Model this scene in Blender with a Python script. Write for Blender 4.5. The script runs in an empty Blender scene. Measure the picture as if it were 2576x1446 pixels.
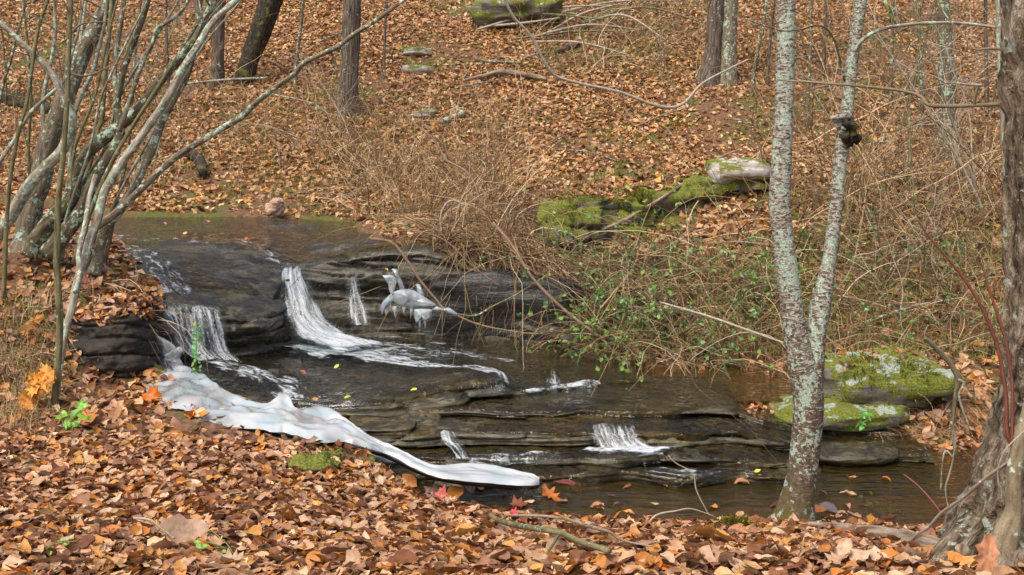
import bpy, math, random
import numpy as np
from mathutils import Vector

random.seed(7)
RNG = np.random.default_rng(7)
R = math.radians
scene = bpy.context.scene
COL = scene.collection

# ------------------------------------------------------------------ camera, sky, sun, exposure
CAM_H = 2.3
cam_d = bpy.data.cameras.new("camera")
cam = bpy.data.objects.new("camera", cam_d)
COL.objects.link(cam)
cam.location = (0, 0, CAM_H)
cam.rotation_euler = (R(90), 0, 0)
cam_d.lens = 40.0
cam_d.sensor_width = 36.0
cam_d.shift_y = -157.5 / 1024.0
cam_d.clip_end = 400
cam_d.clip_start = 0.05
scene.camera = cam

world = bpy.data.worlds.new("World")
scene.world = world
world.use_nodes = True
wn = world.node_tree.nodes
wl = world.node_tree.links
wn.clear()
SUN_EL, SUN_AZ = R(58), R(215)
sky = wn.new("ShaderNodeTexSky")
sky.sky_type = 'NISHITA'
sky.sun_disc = False
sky.sun_elevation = SUN_EL
sky.sun_rotation = SUN_AZ
sky.dust_density = 6.0
sky.air_density = 0.6
sky.ozone_density = 1.0
bg = wn.new("ShaderNodeBackground")
bg.inputs[1].default_value = 0.14
wo = wn.new("ShaderNodeOutputWorld")
wl.new(sky.outputs[0], bg.inputs[0])
wl.new(bg.outputs[0], wo.inputs[0])

sun_d = bpy.data.lights.new("sun", 'SUN')
sun_d.energy = 1.25
sun_d.angle = R(40)
sun_d.color = (1.0, 0.91, 0.76)
sun = bpy.data.objects.new("sun", sun_d)
COL.objects.link(sun)
_dir = Vector((math.sin(SUN_AZ) * math.cos(SUN_EL), math.cos(SUN_AZ) * math.cos(SUN_EL), math.sin(SUN_EL)))
sun.rotation_euler = _dir.to_track_quat('Z', 'Y').to_euler()
sun.location = _dir * 30

scene.view_settings.view_transform = 'Standard'
scene.view_settings.look = 'None'
scene.view_settings.gamma = 1.0
scene.view_settings.use_curve_mapping = False
scene.view_settings.exposure = 0.72
scene.render.engine = 'CYCLES'
scene.cycles.max_bounces = 6
scene.cycles.transparent_max_bounces = 12
scene.cycles.use_denoising = True

# ------------------------------------------------------------------ survey of the place
FP, UC, VH = 2861.7, 1287.5, 326.9        # picture units used while surveying

def P(u, v, d):
    return np.array([(u - UC) / FP * d, d, CAM_H - (v - VH) * d / FP])

def PZ(u, v, z):
    d = (CAM_H - z) * FP / (v - VH)
    return P(u, v, d)

# ------------------------------------------------------------------ numpy helpers
def _hash(ix, iy, iz, seed):
    h = (ix.astype(np.int64) * 374761393 + iy.astype(np.int64) * 668265263 + iz.astype(np.int64) * 2147483587 + seed * 974634777) & 0xffffffff
    h = ((h ^ (h >> 13)) * 1274126177) & 0xffffffff
    h = ((h ^ (h >> 16)) * 2246822519) & 0xffffffff
    h = h ^ (h >> 15)
    return (h & 0xffffff) / float(0xffffff) * 2 - 1

def noise(p, seed=0):
    p = np.asarray(p, float)
    i = np.floor(p).astype(np.int64)
    f = p - i
    f = f * f * (3 - 2 * f)
    out = 0
    for a in (0, 1):
        wx = f[..., 0] if a else 1 - f[..., 0]
        for b in (0, 1):
            wy = f[..., 1] if b else 1 - f[..., 1]
            for c in (0, 1):
                wz = f[..., 2] if c else 1 - f[..., 2]
                out = out + wx * wy * wz * _hash(i[..., 0] + a, i[..., 1] + b, i[..., 2] + c, seed)
    return out

def fbm(p, seed=0, oct=4, gain=0.5):
    s, a, t = 0, 1.0, 0
    p = np.asarray(p, float)
    for o in range(oct):
        s = s + a * noise(p * (2.03 ** o) + 17.3 * o, seed + o)
        t += a
        a *= gain
    return s / t

def smooth(x, a, b):
    t = np.clip((x - a) / (b - a), 0, 1)
    return t * t * (3 - 2 * t)

def catmull(pts, m, tension=1.0):
    """smooth curve through pts (n,k), m samples per span"""
    p = np.asarray(pts, float)
    n = len(p)
    if n < 3:
        t = np.linspace(0, 1, m + 1)[:, None]
        return p[0] * (1 - t) + p[1] * t
    e = np.vstack([2 * p[0] - p[1], p, 2 * p[-1] - p[-2]])
    t = np.linspace(0, 1, m, endpoint=False)[:, None]
    out = []
    for i in range(n - 1):
        p0, p1, p2, p3 = e[i], e[i + 1], e[i + 2], e[i + 3]
        m1, m2 = (p2 - p0) * .5 * tension, (p3 - p1) * .5 * tension
        h = (2 * t**3 - 3 * t**2 + 1) * p1 + (t**3 - 2 * t**2 + t) * m1 + (-2 * t**3 + 3 * t**2) * p2 + (t**3 - t**2) * m2
        out.append(h)
    out.append(p[-1:])
    return np.vstack(out)

def nrm(a):
    return a / np.maximum(np.linalg.norm(a, axis=-1, keepdims=True), 1e-9)

# ------------------------------------------------------------------ mesh and object helpers
def mk_mesh(name, V, faces, mats, attrs=None, smooth_shade=True, matidx=None):
    me = bpy.data.meshes.new(name)
    V = np.asarray(V, np.float32)
    me.vertices.add(len(V))
    me.vertices.foreach_set("co", V.ravel())
    loops, starts = [], []
    pos = 0
    for F in faces:
        F = np.asarray(F, np.int32)
        if len(F) == 0:
            continue
        n, k = F.shape
        loops.append(F.ravel())
        starts.append(pos + np.arange(n, dtype=np.int32) * k)
        pos += n * k
    L = np.concatenate(loops)
    S = np.concatenate(starts)
    me.loops.add(len(L))
    me.loops.foreach_set("vertex_index", L)
    me.polygons.add(len(S))
    me.polygons.foreach_set("loop_start", S)
    if smooth_shade:
        me.polygons.foreach_set("use_smooth", np.ones(len(S), bool))
    if matidx is not None:
        me.polygons.foreach_set("material_index", np.asarray(matidx, np.int32))
    for k, (typ, arr) in (attrs or {}).items():
        at = me.attributes.new(k, typ, 'POINT')
        arr = np.asarray(arr, np.float32)
        if typ == 'FLOAT_VECTOR':
            at.data.foreach_set("vector", arr.ravel())
        elif typ == 'FLOAT_COLOR':
            if arr.shape[1] == 3:
                arr = np.hstack([arr, np.ones((len(arr), 1), np.float32)])
            at.data.foreach_set("color", arr.ravel())
        else:
            at.data.foreach_set("value", arr.ravel())
    if not isinstance(mats, (list, tuple)):
        mats = [mats]
    for m in mats:
        me.materials.append(m)
    me.update(calc_edges=True)
    me.validate()
    return me

def link(name, me, parent=None, loc=None):
    o = bpy.data.objects.new(name, me)
    COL.objects.link(o)
    if parent is not None:
        o.parent = parent
    if loc is not None:
        o.location = tuple(loc)
    return o

def tag(o, label=None, cat=None, group=None, kind=None):
    if label: o['label'] = label
    if cat: o['category'] = cat
    if group: o['group'] = group
    if kind: o['kind'] = kind
    return o

def thing(name, label, cat, base, group=None):
    o = bpy.data.objects.new(name, None)
    o.empty_display_size = 0.1
    COL.objects.link(o)
    o.location = tuple(base)
    o['_b'] = 0
    del o['_b']
    return tag(o, label, cat, group)

def solid(name, label, cat, base, V, F, mat, attrs=None, group=None, kind=None, smooth_shade=True):
    base = np.asarray(base, float)
    me = mk_mesh(name, np.asarray(V) - base, F, mat, attrs, smooth_shade)
    return tag(link(name, me, None, base), label, cat, group, kind)

def part(name, parent, V, F, mat, attrs=None, smooth_shade=True, label=None, kind=None):
    b = np.array(parent.location)
    pp = parent.parent
    while pp is not None:
        b = b + np.array(pp.location); pp = pp.parent
    me = mk_mesh(name, np.asarray(V) - b, F, mat, attrs, smooth_shade)
    o = link(name, me, parent)
    return tag(o, label, None, None, kind)

class Batch:
    """collects pieces that end up in one mesh"""
    def __init__(s):
        s.V, s.F, s.A, s.n = [], {}, {}, 0
    def add(s, V, faces, **attrs):
        for F in faces:
            F = np.asarray(F, np.int64)
            if len(F):
                s.F.setdefault(F.shape[1], []).append(F + s.n)
        s.V.append(V)
        for k, a in attrs.items():
            s.A.setdefault(k, []).append(a)
        s.n += len(V)
    def get(s):
        V = np.vstack(s.V)
        F = [np.vstack(f) for f in s.F.values()]
        A = {k: np.vstack(a) if a[0].ndim > 1 else np.concatenate(a) for k, a in s.A.items()}
        return V, F, A

def grid_faces(r, c, closed=False):
    i = np.arange(r - 1)[:, None]
    if closed:
        j = np.arange(c)[None, :]
        j2 = (j + 1) % c
    else:
        j = np.arange(c - 1)[None, :]
        j2 = j + 1
    f = np.stack([i * c + j, i * c + j2, (i + 1) * c + j2, (i + 1) * c + j], -1)
    return f.reshape(-1, 4)

def tube(path, rad, seg=8, rough=0.0, seed=0, cap=True, flute=0.0):
    """path (n,3), rad (n,) -> V, faces, bark coords (unrolled, metres)"""
    path = np.asarray(path, float)
    rad = np.broadcast_to(np.asarray(rad, float), (len(path),))
    t = np.gradient(path, axis=0)
    t = nrm(t)
    mean = np.abs(t.mean(0))
    ref = np.zeros(3); ref[np.argmin(mean)] = 1
    n1 = nrm(np.cross(t, ref))
    n2 = np.cross(t, n1)
    L = np.concatenate([[0], np.cumsum(np.linalg.norm(np.diff(path, axis=0), axis=1))])
    a = np.linspace(0, 2 * np.pi, seg, endpoint=False)
    ca, sa = np.cos(a), np.sin(a)
    rr = np.repeat(rad[:, None], seg, 1)
    bark = np.stack([rr * ca, rr * sa, np.repeat(L[:, None], seg, 1)], -1)
    if rough:
        q = bark / np.maximum(rad.max(), 1e-4)
        q = np.stack([q[..., 0] * 1.6, q[..., 1] * 1.6, bark[..., 2] / max(rad.max(), 1e-4) * .35], -1) + seed * 3.7
        rr = rr * (1 + rough * fbm(q, seed, 3))
    if flute:
        rr = rr * (1 + flute * np.cos(a * 5 + seed)[None, :] * (rr / rr.max()) ** 2)
    V = path[:, None, :] + rr[..., None] * (ca[None, :, None] * n1[:, None, :] + sa[None, :, None] * n2[:, None, :])
    V = V.reshape(-1, 3)
    F = [grid_faces(len(path), seg, True)]
    B = bark.reshape(-1, 3) + np.array([seed * 1.37, seed * 2.11, seed * .7])
    if cap:
        n = len(V)
        V = np.vstack([V, path[-1] + t[-1] * rad[-1] * .3, path[0]])
        B = np.vstack([B, B[-1], B[0]])
        k = (len(path) - 1) * seg
        j = np.arange(seg)
        F.append(np.stack([k + j, k + (j + 1) % seg, np.full(seg, n)], -1))
        F.append(np.stack([(j + 1) % seg, j, np.full(seg, n + 1)], -1))
    return V, F, B

# ------------------------------------------------------------------ materials
def new_mat(name):
    m = bpy.data.materials.new(name)
    m.use_nodes = True
    nt = m.node_tree
    nt.nodes.clear()
    out = nt.nodes.new("ShaderNodeOutputMaterial")
    return m, nt, out

class G:
    """tiny node-graph helper"""
    def __init__(s, nt):
        s.nt = nt
    def n(s, typ, **kw):
        nd = s.nt.nodes.new(typ)
        for k, v in kw.items():
            setattr(nd, k, v)
        return nd
    def set(s, sock, v):
        if isinstance(v, bpy.types.NodeSocket):
            s.nt.links.new(v, sock)
        elif v is not None:
            sock.default_value = v
    def attr(s, name, kind='GEOMETRY'):
        return s.n("ShaderNodeAttribute", attribute_name=name, attribute_type=kind)
    def obj(s):
        return s.n("ShaderNodeTexCoord").outputs['Object']
    def pos(s):
        return s.n("ShaderNodeNewGeometry").outputs['Position']
    def scale(s, vec, sc):
        nd = s.n("ShaderNodeMapping")
        s.set(nd.inputs['Vector'], vec)
        nd.inputs['Scale'].default_value = sc
        return nd.outputs[0]
    def noise(s, vec, scale, detail=4, rough=.55, dist=0.0):
        nd = s.n("ShaderNodeTexNoise")
        s.set(nd.inputs['Vector'], vec)
        nd.inputs['Scale'].default_value = scale
        nd.inputs['Detail'].default_value = detail
        nd.inputs['Roughness'].default_value = rough
        nd.inputs['Distortion'].default_value = dist
        return nd.outputs['Fac']
    def vor(s, vec, scale, feature='F1', rnd=1.0):
        nd = s.n("ShaderNodeTexVoronoi", feature=feature)
        s.set(nd.inputs['Vector'], vec)
        nd.inputs['Scale'].default_value = scale
        nd.inputs['Randomness'].default_value = rnd
        return nd
    def ramp(s, fac, stops, interp='LINEAR'):
        nd = s.n("ShaderNodeValToRGB")
        nd.color_ramp.interpolation = interp
        el = nd.color_ramp.elements
        while len(el) < len(stops):
            el.new(0.5)
        for e, (p, c) in zip(el, stops):
            e.position = p
            e.color = (c[0], c[1], c[2], 1) if not np.isscalar(c) else (c, c, c, 1)
        s.set(nd.inputs[0], fac)
        return nd.outputs[0]
    def mix(s, fac, a, b, mode='MIX'):
        nd = s.n("ShaderNodeMix", data_type='RGBA', blend_type=mode)
        s.set(nd.inputs[0], fac)
        for sock, v in ((nd.inputs[6], a), (nd.inputs[7], b)):
            if isinstance(v, (tuple, list)):
                v = (v[0], v[1], v[2], 1)
            s.set(sock, v)
        return nd.outputs[2]
    def math(s, op, a, b=None, clamp=False):
        nd = s.n("ShaderNodeMath", operation=op, use_clamp=clamp)
        s.set(nd.inputs[0], a)
        if b is not None:
            s.set(nd.inputs[1], b)
        return nd.outputs[0]
    def bump(s, h, strength=.5, dist=.01, normal=None):
        nd = s.n("ShaderNodeBump")
        nd.inputs['Strength'].default_value = strength
        nd.inputs['Distance'].default_value = dist
        s.set(nd.inputs['Height'], h)
        if normal is not None:
            s.set(nd.inputs['Normal'], normal)
        return nd.outputs[0]
    def bsdf(s, color, rough=.6, normal=None, **kw):
        nd = s.n("ShaderNodeBsdfPrincipled")
        if isinstance(color, (tuple, list)):
            color = (color[0], color[1], color[2], 1)
        s.set(nd.inputs['Base Color'], color)
        s.set(nd.inputs['Roughness'], rough)
        if normal is not None:
            s.set(nd.inputs['Normal'], normal)
        for k, v in kw.items():
            s.set(nd.inputs[k.replace('_', ' ')], v)
        return nd.outputs[0]
    def upness(s):
        g = s.n("ShaderNodeNewGeometry")
        sp = s.n("ShaderNodeSeparateXYZ")
        s.nt.links.new(g.outputs['Normal'], sp.inputs[0])
        return sp.outputs[2]

def m_ground():
    m, nt, out = new_mat("forest_soil"); g = G(nt)
    p = g.pos()
    n1 = g.noise(p, 1.1, 4); n2 = g.noise(p, 22, 5, .7)
    c = g.ramp(n2, [(.3, (.045, .026, .014)), (.5, (.15, .075, .033)), (.72, (.30, .16, .08))])
    moss = g.ramp(g.noise(p, 60, 3), [(.3, (.04, .045, .008)), (.7, (.14, .135, .02))])
    mm = g.ramp(g.math('ADD', g.math('MULTIPLY', n1, .8), g.math('MULTIPLY', g.noise(p, 5, 3), .25)), [(.515, 0.), (.59, 1.)])
    c = g.mix(mm, c, moss)
    nt.links.new(g.bsdf(c, .85, g.bump(n2, .8, .03)), out.inputs[0])
    return m

def m_leaf(name, use_attr=True):
    m, nt, out = new_mat(name); g = G(nt)
    if use_attr:
        base = g.attr("col").outputs['Color']
    else:
        oi = g.n("ShaderNodeObjectInfo")
        base = g.ramp(oi.outputs['Random'], [(0, (.38, .22, .135)), (.16, (.50, .30, .165)), (.32, (.46, .19, .04)), (.42, (.27, .14, .085)),
                                             (.52, (.58, .41, .27)), (.66, (.52, .26, .07)), (.76, (.44, .28, .18)), (.92, (.22, .09, .04))], 'CONSTANT')
    p = g.pos()
    n = g.noise(p, 38, 3, .6)
    c = g.mix(1.0, base, g.ramp(n, [(.28, .62), (.5, 1.0), (.75, 1.22)]), 'MULTIPLY')
    sh = g.bsdf(c, .5, g.bump(g.noise(p, 90, 2), .25, .004), Specular_IOR_Level=.35)
    tr = g.n("ShaderNodeBsdfTranslucent")
    nt.links.new(c, tr.inputs[0])
    mx = g.n("ShaderNodeMixShader"); mx.inputs[0].default_value = .15
    nt.links.new(sh, mx.inputs[1]); nt.links.new(tr.outputs[0], mx.inputs[2])
    nt.links.new(mx.outputs[0], out.inputs[0])
    return m

def m_plain(name, col, rough=.6, var=.35, scale=30):
    m, nt, out = new_mat(name); g = G(nt)
    p = g.pos()
    n = g.noise(p, scale, 3)
    c = g.mix(1.0, col, g.ramp(n, [(.25, 1 - var), (.75, 1 + var)]), 'MULTIPLY')
    nt.links.new(g.bsdf(c, rough, g.bump(n, .3, .005)), out.inputs[0])
    return m

def m_attr(name, rough=.6):
    m, nt, out = new_mat(name); g = G(nt)
    nt.links.new(g.bsdf(g.attr("col").outputs['Color'], rough), out.inputs[0])
    return m

def m_rock(name, dark=(.007, .006, .005), mid=(.030, .027, .019), pale=(.095, .083, .052), wet=.25, moss=0.0, lichen=0.0):
    m, nt, out = new_mat(name); g = G(nt)
    p = g.pos()
    ps = g.scale(p, (1.2, 2.0, 9.0))
    n1 = g.noise(ps, 2.2, 6, .65, .6)
    n2 = g.noise(p, 26, 5, .65)
    f = g.math('ADD', g.math('MULTIPLY', n1, .65), g.math('MULTIPLY', n2, .35))
    c = g.ramp(f, [(.36, dark), (.5, mid), (.66, pale)])
    tint = g.noise(p, 1.7, 3)
    c = g.mix(g.ramp(tint, [(.5, 0.), (.75, .55)]), c, g.mix(1.0, c, (1.25, 1.1, .55), 'MULTIPLY'))
    rough = g.ramp(n2, [(.3, max(wet - .12, .08)), (.7, wet + .22)])
    bn = g.bump(n1, .55, .05); bn = g.bump(n2, .5, .012, bn)
    if moss or lichen:
        up = g.upness()
        mn = g.math('ADD', g.math('MULTIPLY', g.noise(p, 4.5, 4), .8), g.math('MULTIPLY', g.noise(p, 19, 3), .3))
        mcol = g.ramp(g.noise(p, 70, 3, .7), [(.3, (.03, .05, .004)), (.55, (.15, .17, .012)), (.75, (.30, .30, .03))])
        if moss:
            mf = g.math('ADD', mn, g.math('MULTIPLY', up, .13))
            mfac = g.ramp(mf, [(.66 - moss * .25, 0.), (.72 - moss * .25, 1.)])
            c = g.mix(mfac, c, mcol)
            rough = g.mix(mfac, rough, (.9, .9, .9))
            bn = g.bump(g.noise(p, 90, 3, .7), .6, .01, bn)
        if lichen:
            lv = g.noise(p, 6.5, 5, .6)
            lf = g.math('ADD', lv, g.math('MULTIPLY', up, .12))
            lfac = g.ramp(lf, [(.73 - lichen * .2, 0.), (.76 - lichen * .2, 1.)])
            lc = g.ramp(g.noise(p, 45, 4, .7), [(.35, (.14, .18, .13)), (.55, (.34, .40, .33)), (.75, (.50, .53, .44))])
            c = g.mix(lfac, c, lc)
            rough = g.mix(lfac, rough, (.85, .85, .85))
    nt.links.new(g.bsdf(c, rough, bn, Specular_IOR_Level=.6), out.inputs[0])
    return m

def m_bark(name, a, b, c3, lichen=0.0, furrow=1.0, lich_col=((.24, .38, .28), (.50, .60, .49)), moss=0.0, stretch=.22, scale=38):
    m, nt, out = new_mat(name); g = G(nt)
    q = g.attr("bark").outputs['Vector']
    qs = g.scale(q, (1, 1, stretch))
    n1 = g.noise(qs, scale, 5, .6)
    n2 = g.noise(q, 130, 3, .6)
    col = g.ramp(n1, [(.32, a), (.5, b), (.68, c3)])
    col = g.mix(1.0, col, g.ramp(n2, [(.3, .75), (.7, 1.2)]), 'MULTIPLY')
    if moss:
        mm = g.ramp(g.noise(q, 9, 4), [(.62 - .2 * moss, 0.), (.7 - .2 * moss, 1.)])
        col = g.mix(mm, col, g.ramp(n2, [(.3, (.05, .06, .01)), (.7, (.17, .17, .03))]))
    if lichen:
        ln = g.math('ADD', g.math('MULTIPLY', g.noise(q, 9, 3, .6), .5), g.math('MULTIPLY', g.noise(q, 34, 3, .55), .5))
        lf = g.ramp(ln, [(.635 - .15 * lichen, 0.), (.665 - .15 * lichen, 1.)])
        lc = g.ramp(g.noise(q, 22, 3), [(.35, lich_col[0]), (.65, lich_col[1])])
        col = g.mix(lf, col, lc)
    bn = g.bump(n1, .8 * furrow, .012 * furrow); bn = g.bump(n2, .4, .003, bn)
    nt.links.new(g.bsdf(col, .85, bn, Specular_IOR_Level=.25), out.inputs[0])
    return m

def m_birch():
    m, nt, out = new_mat("birch_bark"); g = G(nt)
    q = g.attr("bark").outputs['Vector']
    sp = g.n("ShaderNodeSeparateXYZ"); nt.links.new(q, sp.inputs[0])
    n2 = g.noise(q, 120, 3, .6)
    pale = g.ramp(g.noise(g.scale(q, (1, 1, 3)), 17, 4, .65), [(.3, (.24, .225, .17)), (.5, (.43, .425, .36)), (.7, (.58, .585, .52))])
    # curling horizontal flakes: brown gaps between pale strips
    fl = g.noise(g.scale(q, (3.0, 3.0, 9.0)), 10, 5, .68, .8)
    gap = g.ramp(fl, [(.50, 0.), (.565, 1.)])
    low = g.ramp(g.math('MULTIPLY', sp.outputs[2], .4), [(.40, .30), (.85, 0.)])     # rougher brown bark towards the foot
    fl2 = g.math('ADD', fl, g.math('MULTIPLY', low, .42))
    gap = g.ramp(fl2, [(.47, 0.), (.53, 1.)])
    brown = g.ramp(g.noise(q, 45, 4), [(.3, (.05, .035, .024)), (.7, (.19, .135, .09))])
    col = g.mix(gap, pale, brown)
    ln = g.math('ADD', g.math('MULTIPLY', g.noise(q, 7, 3, .6), .5), g.math('MULTIPLY', g.noise(q, 42, 3, .55), .5))
    lf = g.ramp(ln, [(.525, 0.), (.55, 1.)])
    col = g.mix(lf, col, g.ramp(n2, [(.35, (.24, .33, .25)), (.65, (.50, .59, .48))]))
    col = g.mix(1.0, col, g.ramp(n2, [(.3, .8), (.7, 1.15)]), 'MULTIPLY')
    mm = g.ramp(g.math('ADD', g.math('MULTIPLY', sp.outputs[2], .45), g.math('MULTIPLY', g.noise(q, 14, 3), .5)), [(.58, 1.), (.70, 0.)])
    col = g.mix(mm, col, (.10, .085, .025))
    bn = g.bump(fl2, .8, .012); bn = g.bump(n2, .4, .004, bn)
    nt.links.new(g.bsdf(col, .8, bn, Specular_IOR_Level=.25), out.inputs[0])
    return m

def m_water(name, tint, scale=9, strength=.35, stretch=(1, 2.2, 1), murk=.0, murk_col=(.05, .03, .008)):
    m, nt, out = new_mat(name); g = G(nt)
    p = g.scale(g.pos(), stretch)
    h = g.math('ADD', g.noise(p, scale, 2, .5, .8), g.math('MULTIPLY', g.noise(p, scale * 2.7, 1, .5, .5), .22))
    bn = g.bump(h, strength, .07)
    tr = g.n("ShaderNodeBsdfTransparent"); tr.inputs[0].default_value = (*tint, 1)
    base = tr.outputs[0]
    if murk:
        df = g.n("ShaderNodeBsdfDiffuse"); df.inputs[0].default_value = (*murk_col, 1)
        mk = g.n("ShaderNodeMixShader"); mk.inputs[0].default_value = murk
        nt.links.new(base, mk.inputs[1]); nt.links.new(df.outputs[0], mk.inputs[2])
        base = mk.outputs[0]
    gl = g.n("ShaderNodeBsdfGlossy"); gl.inputs['Roughness'].default_value = .03
    gl.inputs['Color'].default_value = (1, 1, 1, 1)
    nt.links.new(bn, gl.inputs['Normal'])
    fr = g.n("ShaderNodeFresnel"); fr.inputs[0].default_value = 1.33
    nt.links.new(bn, fr.inputs['Normal'])
    mx = g.n("ShaderNodeMixShader")
    nt.links.new(fr.outputs[0], mx.inputs[0])
    nt.links.new(base, mx.inputs[1]); nt.links.new(gl.outputs[0], mx.inputs[2])
    nt.links.new(mx.outputs[0], out.inputs[0])
    return m

def m_foam(name, thresh=.5, sharp=.16, su=1.0, sv=.16, scale=16):
    """white water: streaks along the flow, clear water in between; 'flow' = (across m, along m, strength)"""
    m, nt, out = new_mat(name); g = G(nt)
    q = g.attr("flow").outputs['Vector']
    sp = g.n("ShaderNodeSeparateXYZ"); nt.links.new(q, sp.inputs[0])
    cb = g.n("ShaderNodeCombineXYZ")
    nt.links.new(g.math('MULTIPLY', sp.outputs[0], su), cb.inputs[0])
    nt.links.new(g.math('MULTIPLY', sp.outputs[1], sv), cb.inputs[1])
    n1 = g.noise(cb.outputs[0], scale, 5, .62, .35)
    n2 = g.noise(g.scale(q, (1, .5, 0)), scale * 2.6, 3, .6)
    f = g.math('ADD', g.math('MULTIPLY', n1, .7), g.math('MULTIPLY', n2, .3))
    f = g.math('ADD', f, g.math('MULTIPLY', g.math('SUBTRACT', sp.outputs[2], 1.0), .42))
    a = g.ramp(f, [(thresh - sharp * .5, 0.), (thresh + sharp * .5, .93)])
    bn = g.bump(f, .7, .03)
    foam = g.bsdf((.60, .66, .69), .35, bn, Specular_IOR_Level=.5)
    tr = g.n("ShaderNodeBsdfTransparent"); tr.inputs[0].default_value = (.93, .95, .95, 1)
    gl = g.n("ShaderNodeBsdfGlossy"); gl.inputs['Roughness'].default_value = .12
    nt.links.new(bn, gl.inputs['Normal'])
    w = g.n("ShaderNodeMixShader"); w.inputs[0].default_value = .10
    nt.links.new(g.math('MULTIPLY', sp.outputs[2], .06), w.inputs[0])
    nt.links.new(tr.outputs[0], w.inputs[1]); nt.links.new(gl.outputs[0], w.inputs[2])
    mx = g.n("ShaderNodeMixShader")
    nt.links.new(a, mx.inputs[0])
    nt.links.new(w.outputs[0], mx.inputs[1]); nt.links.new(foam, mx.inputs[2])
    nt.links.new(mx.outputs[0], out.inputs[0])
    return m

def m_ice(name, col=(.80, .87, .89), clear=.25, rough=.12, bump=.5, attr=False):
    m, nt, out = new_mat(name); g = G(nt)
    p = g.pos()
    n = g.noise(p, 3.4, 3, .5, .5)
    n2 = g.noise(p, 11, 2, .5, .4)
    c = g.mix(g.ramp(n, [(.38, 0.), (.6, 1.)]), (col[0] * .58, col[1] * .64, col[2] * .67), col)
    bn = g.bump(n, bump, .03); bn = g.bump(n2, bump * .5, .012, bn)
    solid_ = g.bsdf(c, rough, bn, Specular_IOR_Level=.5, Subsurface_Weight=.3, Subsurface_Scale=.05, Coat_Weight=.7, Coat_Roughness=.04)
    gl = g.n("ShaderNodeBsdfGlass"); gl.inputs['IOR'].default_value = 1.31; gl.inputs['Roughness'].default_value = .02
    gl.inputs['Color'].default_value = (.95, .98, .99, 1)
    nt.links.new(bn, gl.inputs['Normal'])
    mx = g.n("ShaderNodeMixShader")
    fac = g.ramp(n, [(.35, max(clear - .12, 0.)), (.65, min(clear + .12, 1.))])
    if attr:
        fac = g.math('ADD', fac, g.attr("clear").outputs['Fac'], True)
    nt.links.new(fac, mx.inputs[0])
    nt.links.new(solid_, mx.inputs[1]); nt.links.new(gl.outputs[0], mx.inputs[2])
    nt.links.new(mx.outputs[0], out.inputs[0])
    return m

M = {}
M['soil'] = m_ground()
M['leaf'] = m_leaf("dead_leaf")
M['leaf1'] = m_leaf("dead_leaf_single", False)
M['blade'] = m_attr("grass_blade", .6)
M['vine'] = m_attr("vine_stem", .7)
M['green'] = m_attr("green_leaf", .4)
M['rock_wet'] = m_rock("wet_sandstone", (.009, .008, .006), (.052, .047, .030), (.155, .138, .088))
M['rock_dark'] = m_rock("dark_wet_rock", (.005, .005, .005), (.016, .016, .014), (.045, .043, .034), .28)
M['rock_low'] = m_rock("brown_wet_rock", (.007, .006, .003), (.040, .033, .014), (.15, .12, .05), .3)
M['rock_moss'] = m_rock("mossy_rock", (.04, .035, .028), (.13, .115, .09), (.26, .24, .19), .7, moss=.58, lichen=.0)
M['rock_lichen'] = m_rock("lichen_boulder", (.05, .045, .035), (.16, .14, .11), (.30, .27, .22), .7, moss=.62, lichen=.46)
M['rock_pale'] = m_rock("pale_rock", (.22, .19, .16), (.38, .35, .31), (.55, .53, .49), .75, moss=.25, lichen=.25)
M['rock_bankdark'] = m_rock("earthy_rock", (.005, .004, .003), (.020, .015, .009), (.055, .042, .024), .75)
M['birch'] = m_birch()
M['bark_grey'] = m_bark("grey_lichen_bark", (.07, .055, .035), (.17, .14, .095), (.28, .25, .18), lichen=.62)
M['bark_pale'] = m_bark("pale_lichen_bark", (.12, .10, .07), (.26, .23, .17), (.40, .38, .31), lichen=.72)
M['bark_dim'] = m_bark("dark_lichen_bark", (.045, .038, .022), (.13, .11, .065), (.22, .20, .13), lichen=.66, moss=.3)
M['bark_green'] = m_bark("greenish_bark", (.07, .065, .03), (.16, .145, .07), (.24, .22, .12), lichen=.4)
M['bark_brown'] = m_bark("furrowed_bark", (.035, .025, .018), (.13, .10, .075), (.24, .20, .16), lichen=.25, furrow=2.0, stretch=.12)
M['bark_black'] = m_bark("black_bark", (.014, .011, .008), (.045, .036, .026), (.09, .075, .055), lichen=.0, furrow=1.8, moss=.3, stretch=.3)
M['bark_big'] = m_bark("rough_old_bark", (.028, .02, .012), (.21, .16, .105), (.42, .35, .26), lichen=.45, furrow=3.0, stretch=.22, scale=30, moss=.1, lich_col=((.30, .33, .27), (.50, .52, .45)))
M['bark_tan'] = m_bark("smooth_tan_bark", (.13, .10, .06), (.22, .18, .11), (.30, .26, .18), lichen=.3, furrow=.5)
M['wood_dead'] = m_bark("dead_wood", (.10, .07, .045), (.27, .21, .15), (.42, .36, .29), lichen=.15, stretch=.1)
M['stone_tan'] = m_plain("tan_stone", (.36, .23, .16), .7, .3, 14)
M['wood_wet'] = m_plain("wet_dark_wood", (.035, .018, .018), .25)
M['twig_pale'] = m_plain("pale_twig", (.36, .31, .24), .7)
M['twig_brown'] = m_plain("brown_twig", (.20, .13, .075), .7)
M['twig_red'] = m_plain("red_brown_shoot", (.15, .045, .028), .5)
M['ice'] = m_ice("milky_ice", (.55, .60, .61), clear=.32, bump=.3)
M['ice_sheet'] = m_ice("ice_crust", (.66, .70, .71), clear=.14, bump=.45, attr=True)
M['ice_figure'] = m_ice("glassy_ice", (.66, .72, .74), clear=.5, rough=.06, bump=.6)
M['ice_clear'] = m_ice("clear_ice", (.50, .57, .60), clear=.72, rough=.06, bump=.5)
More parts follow.
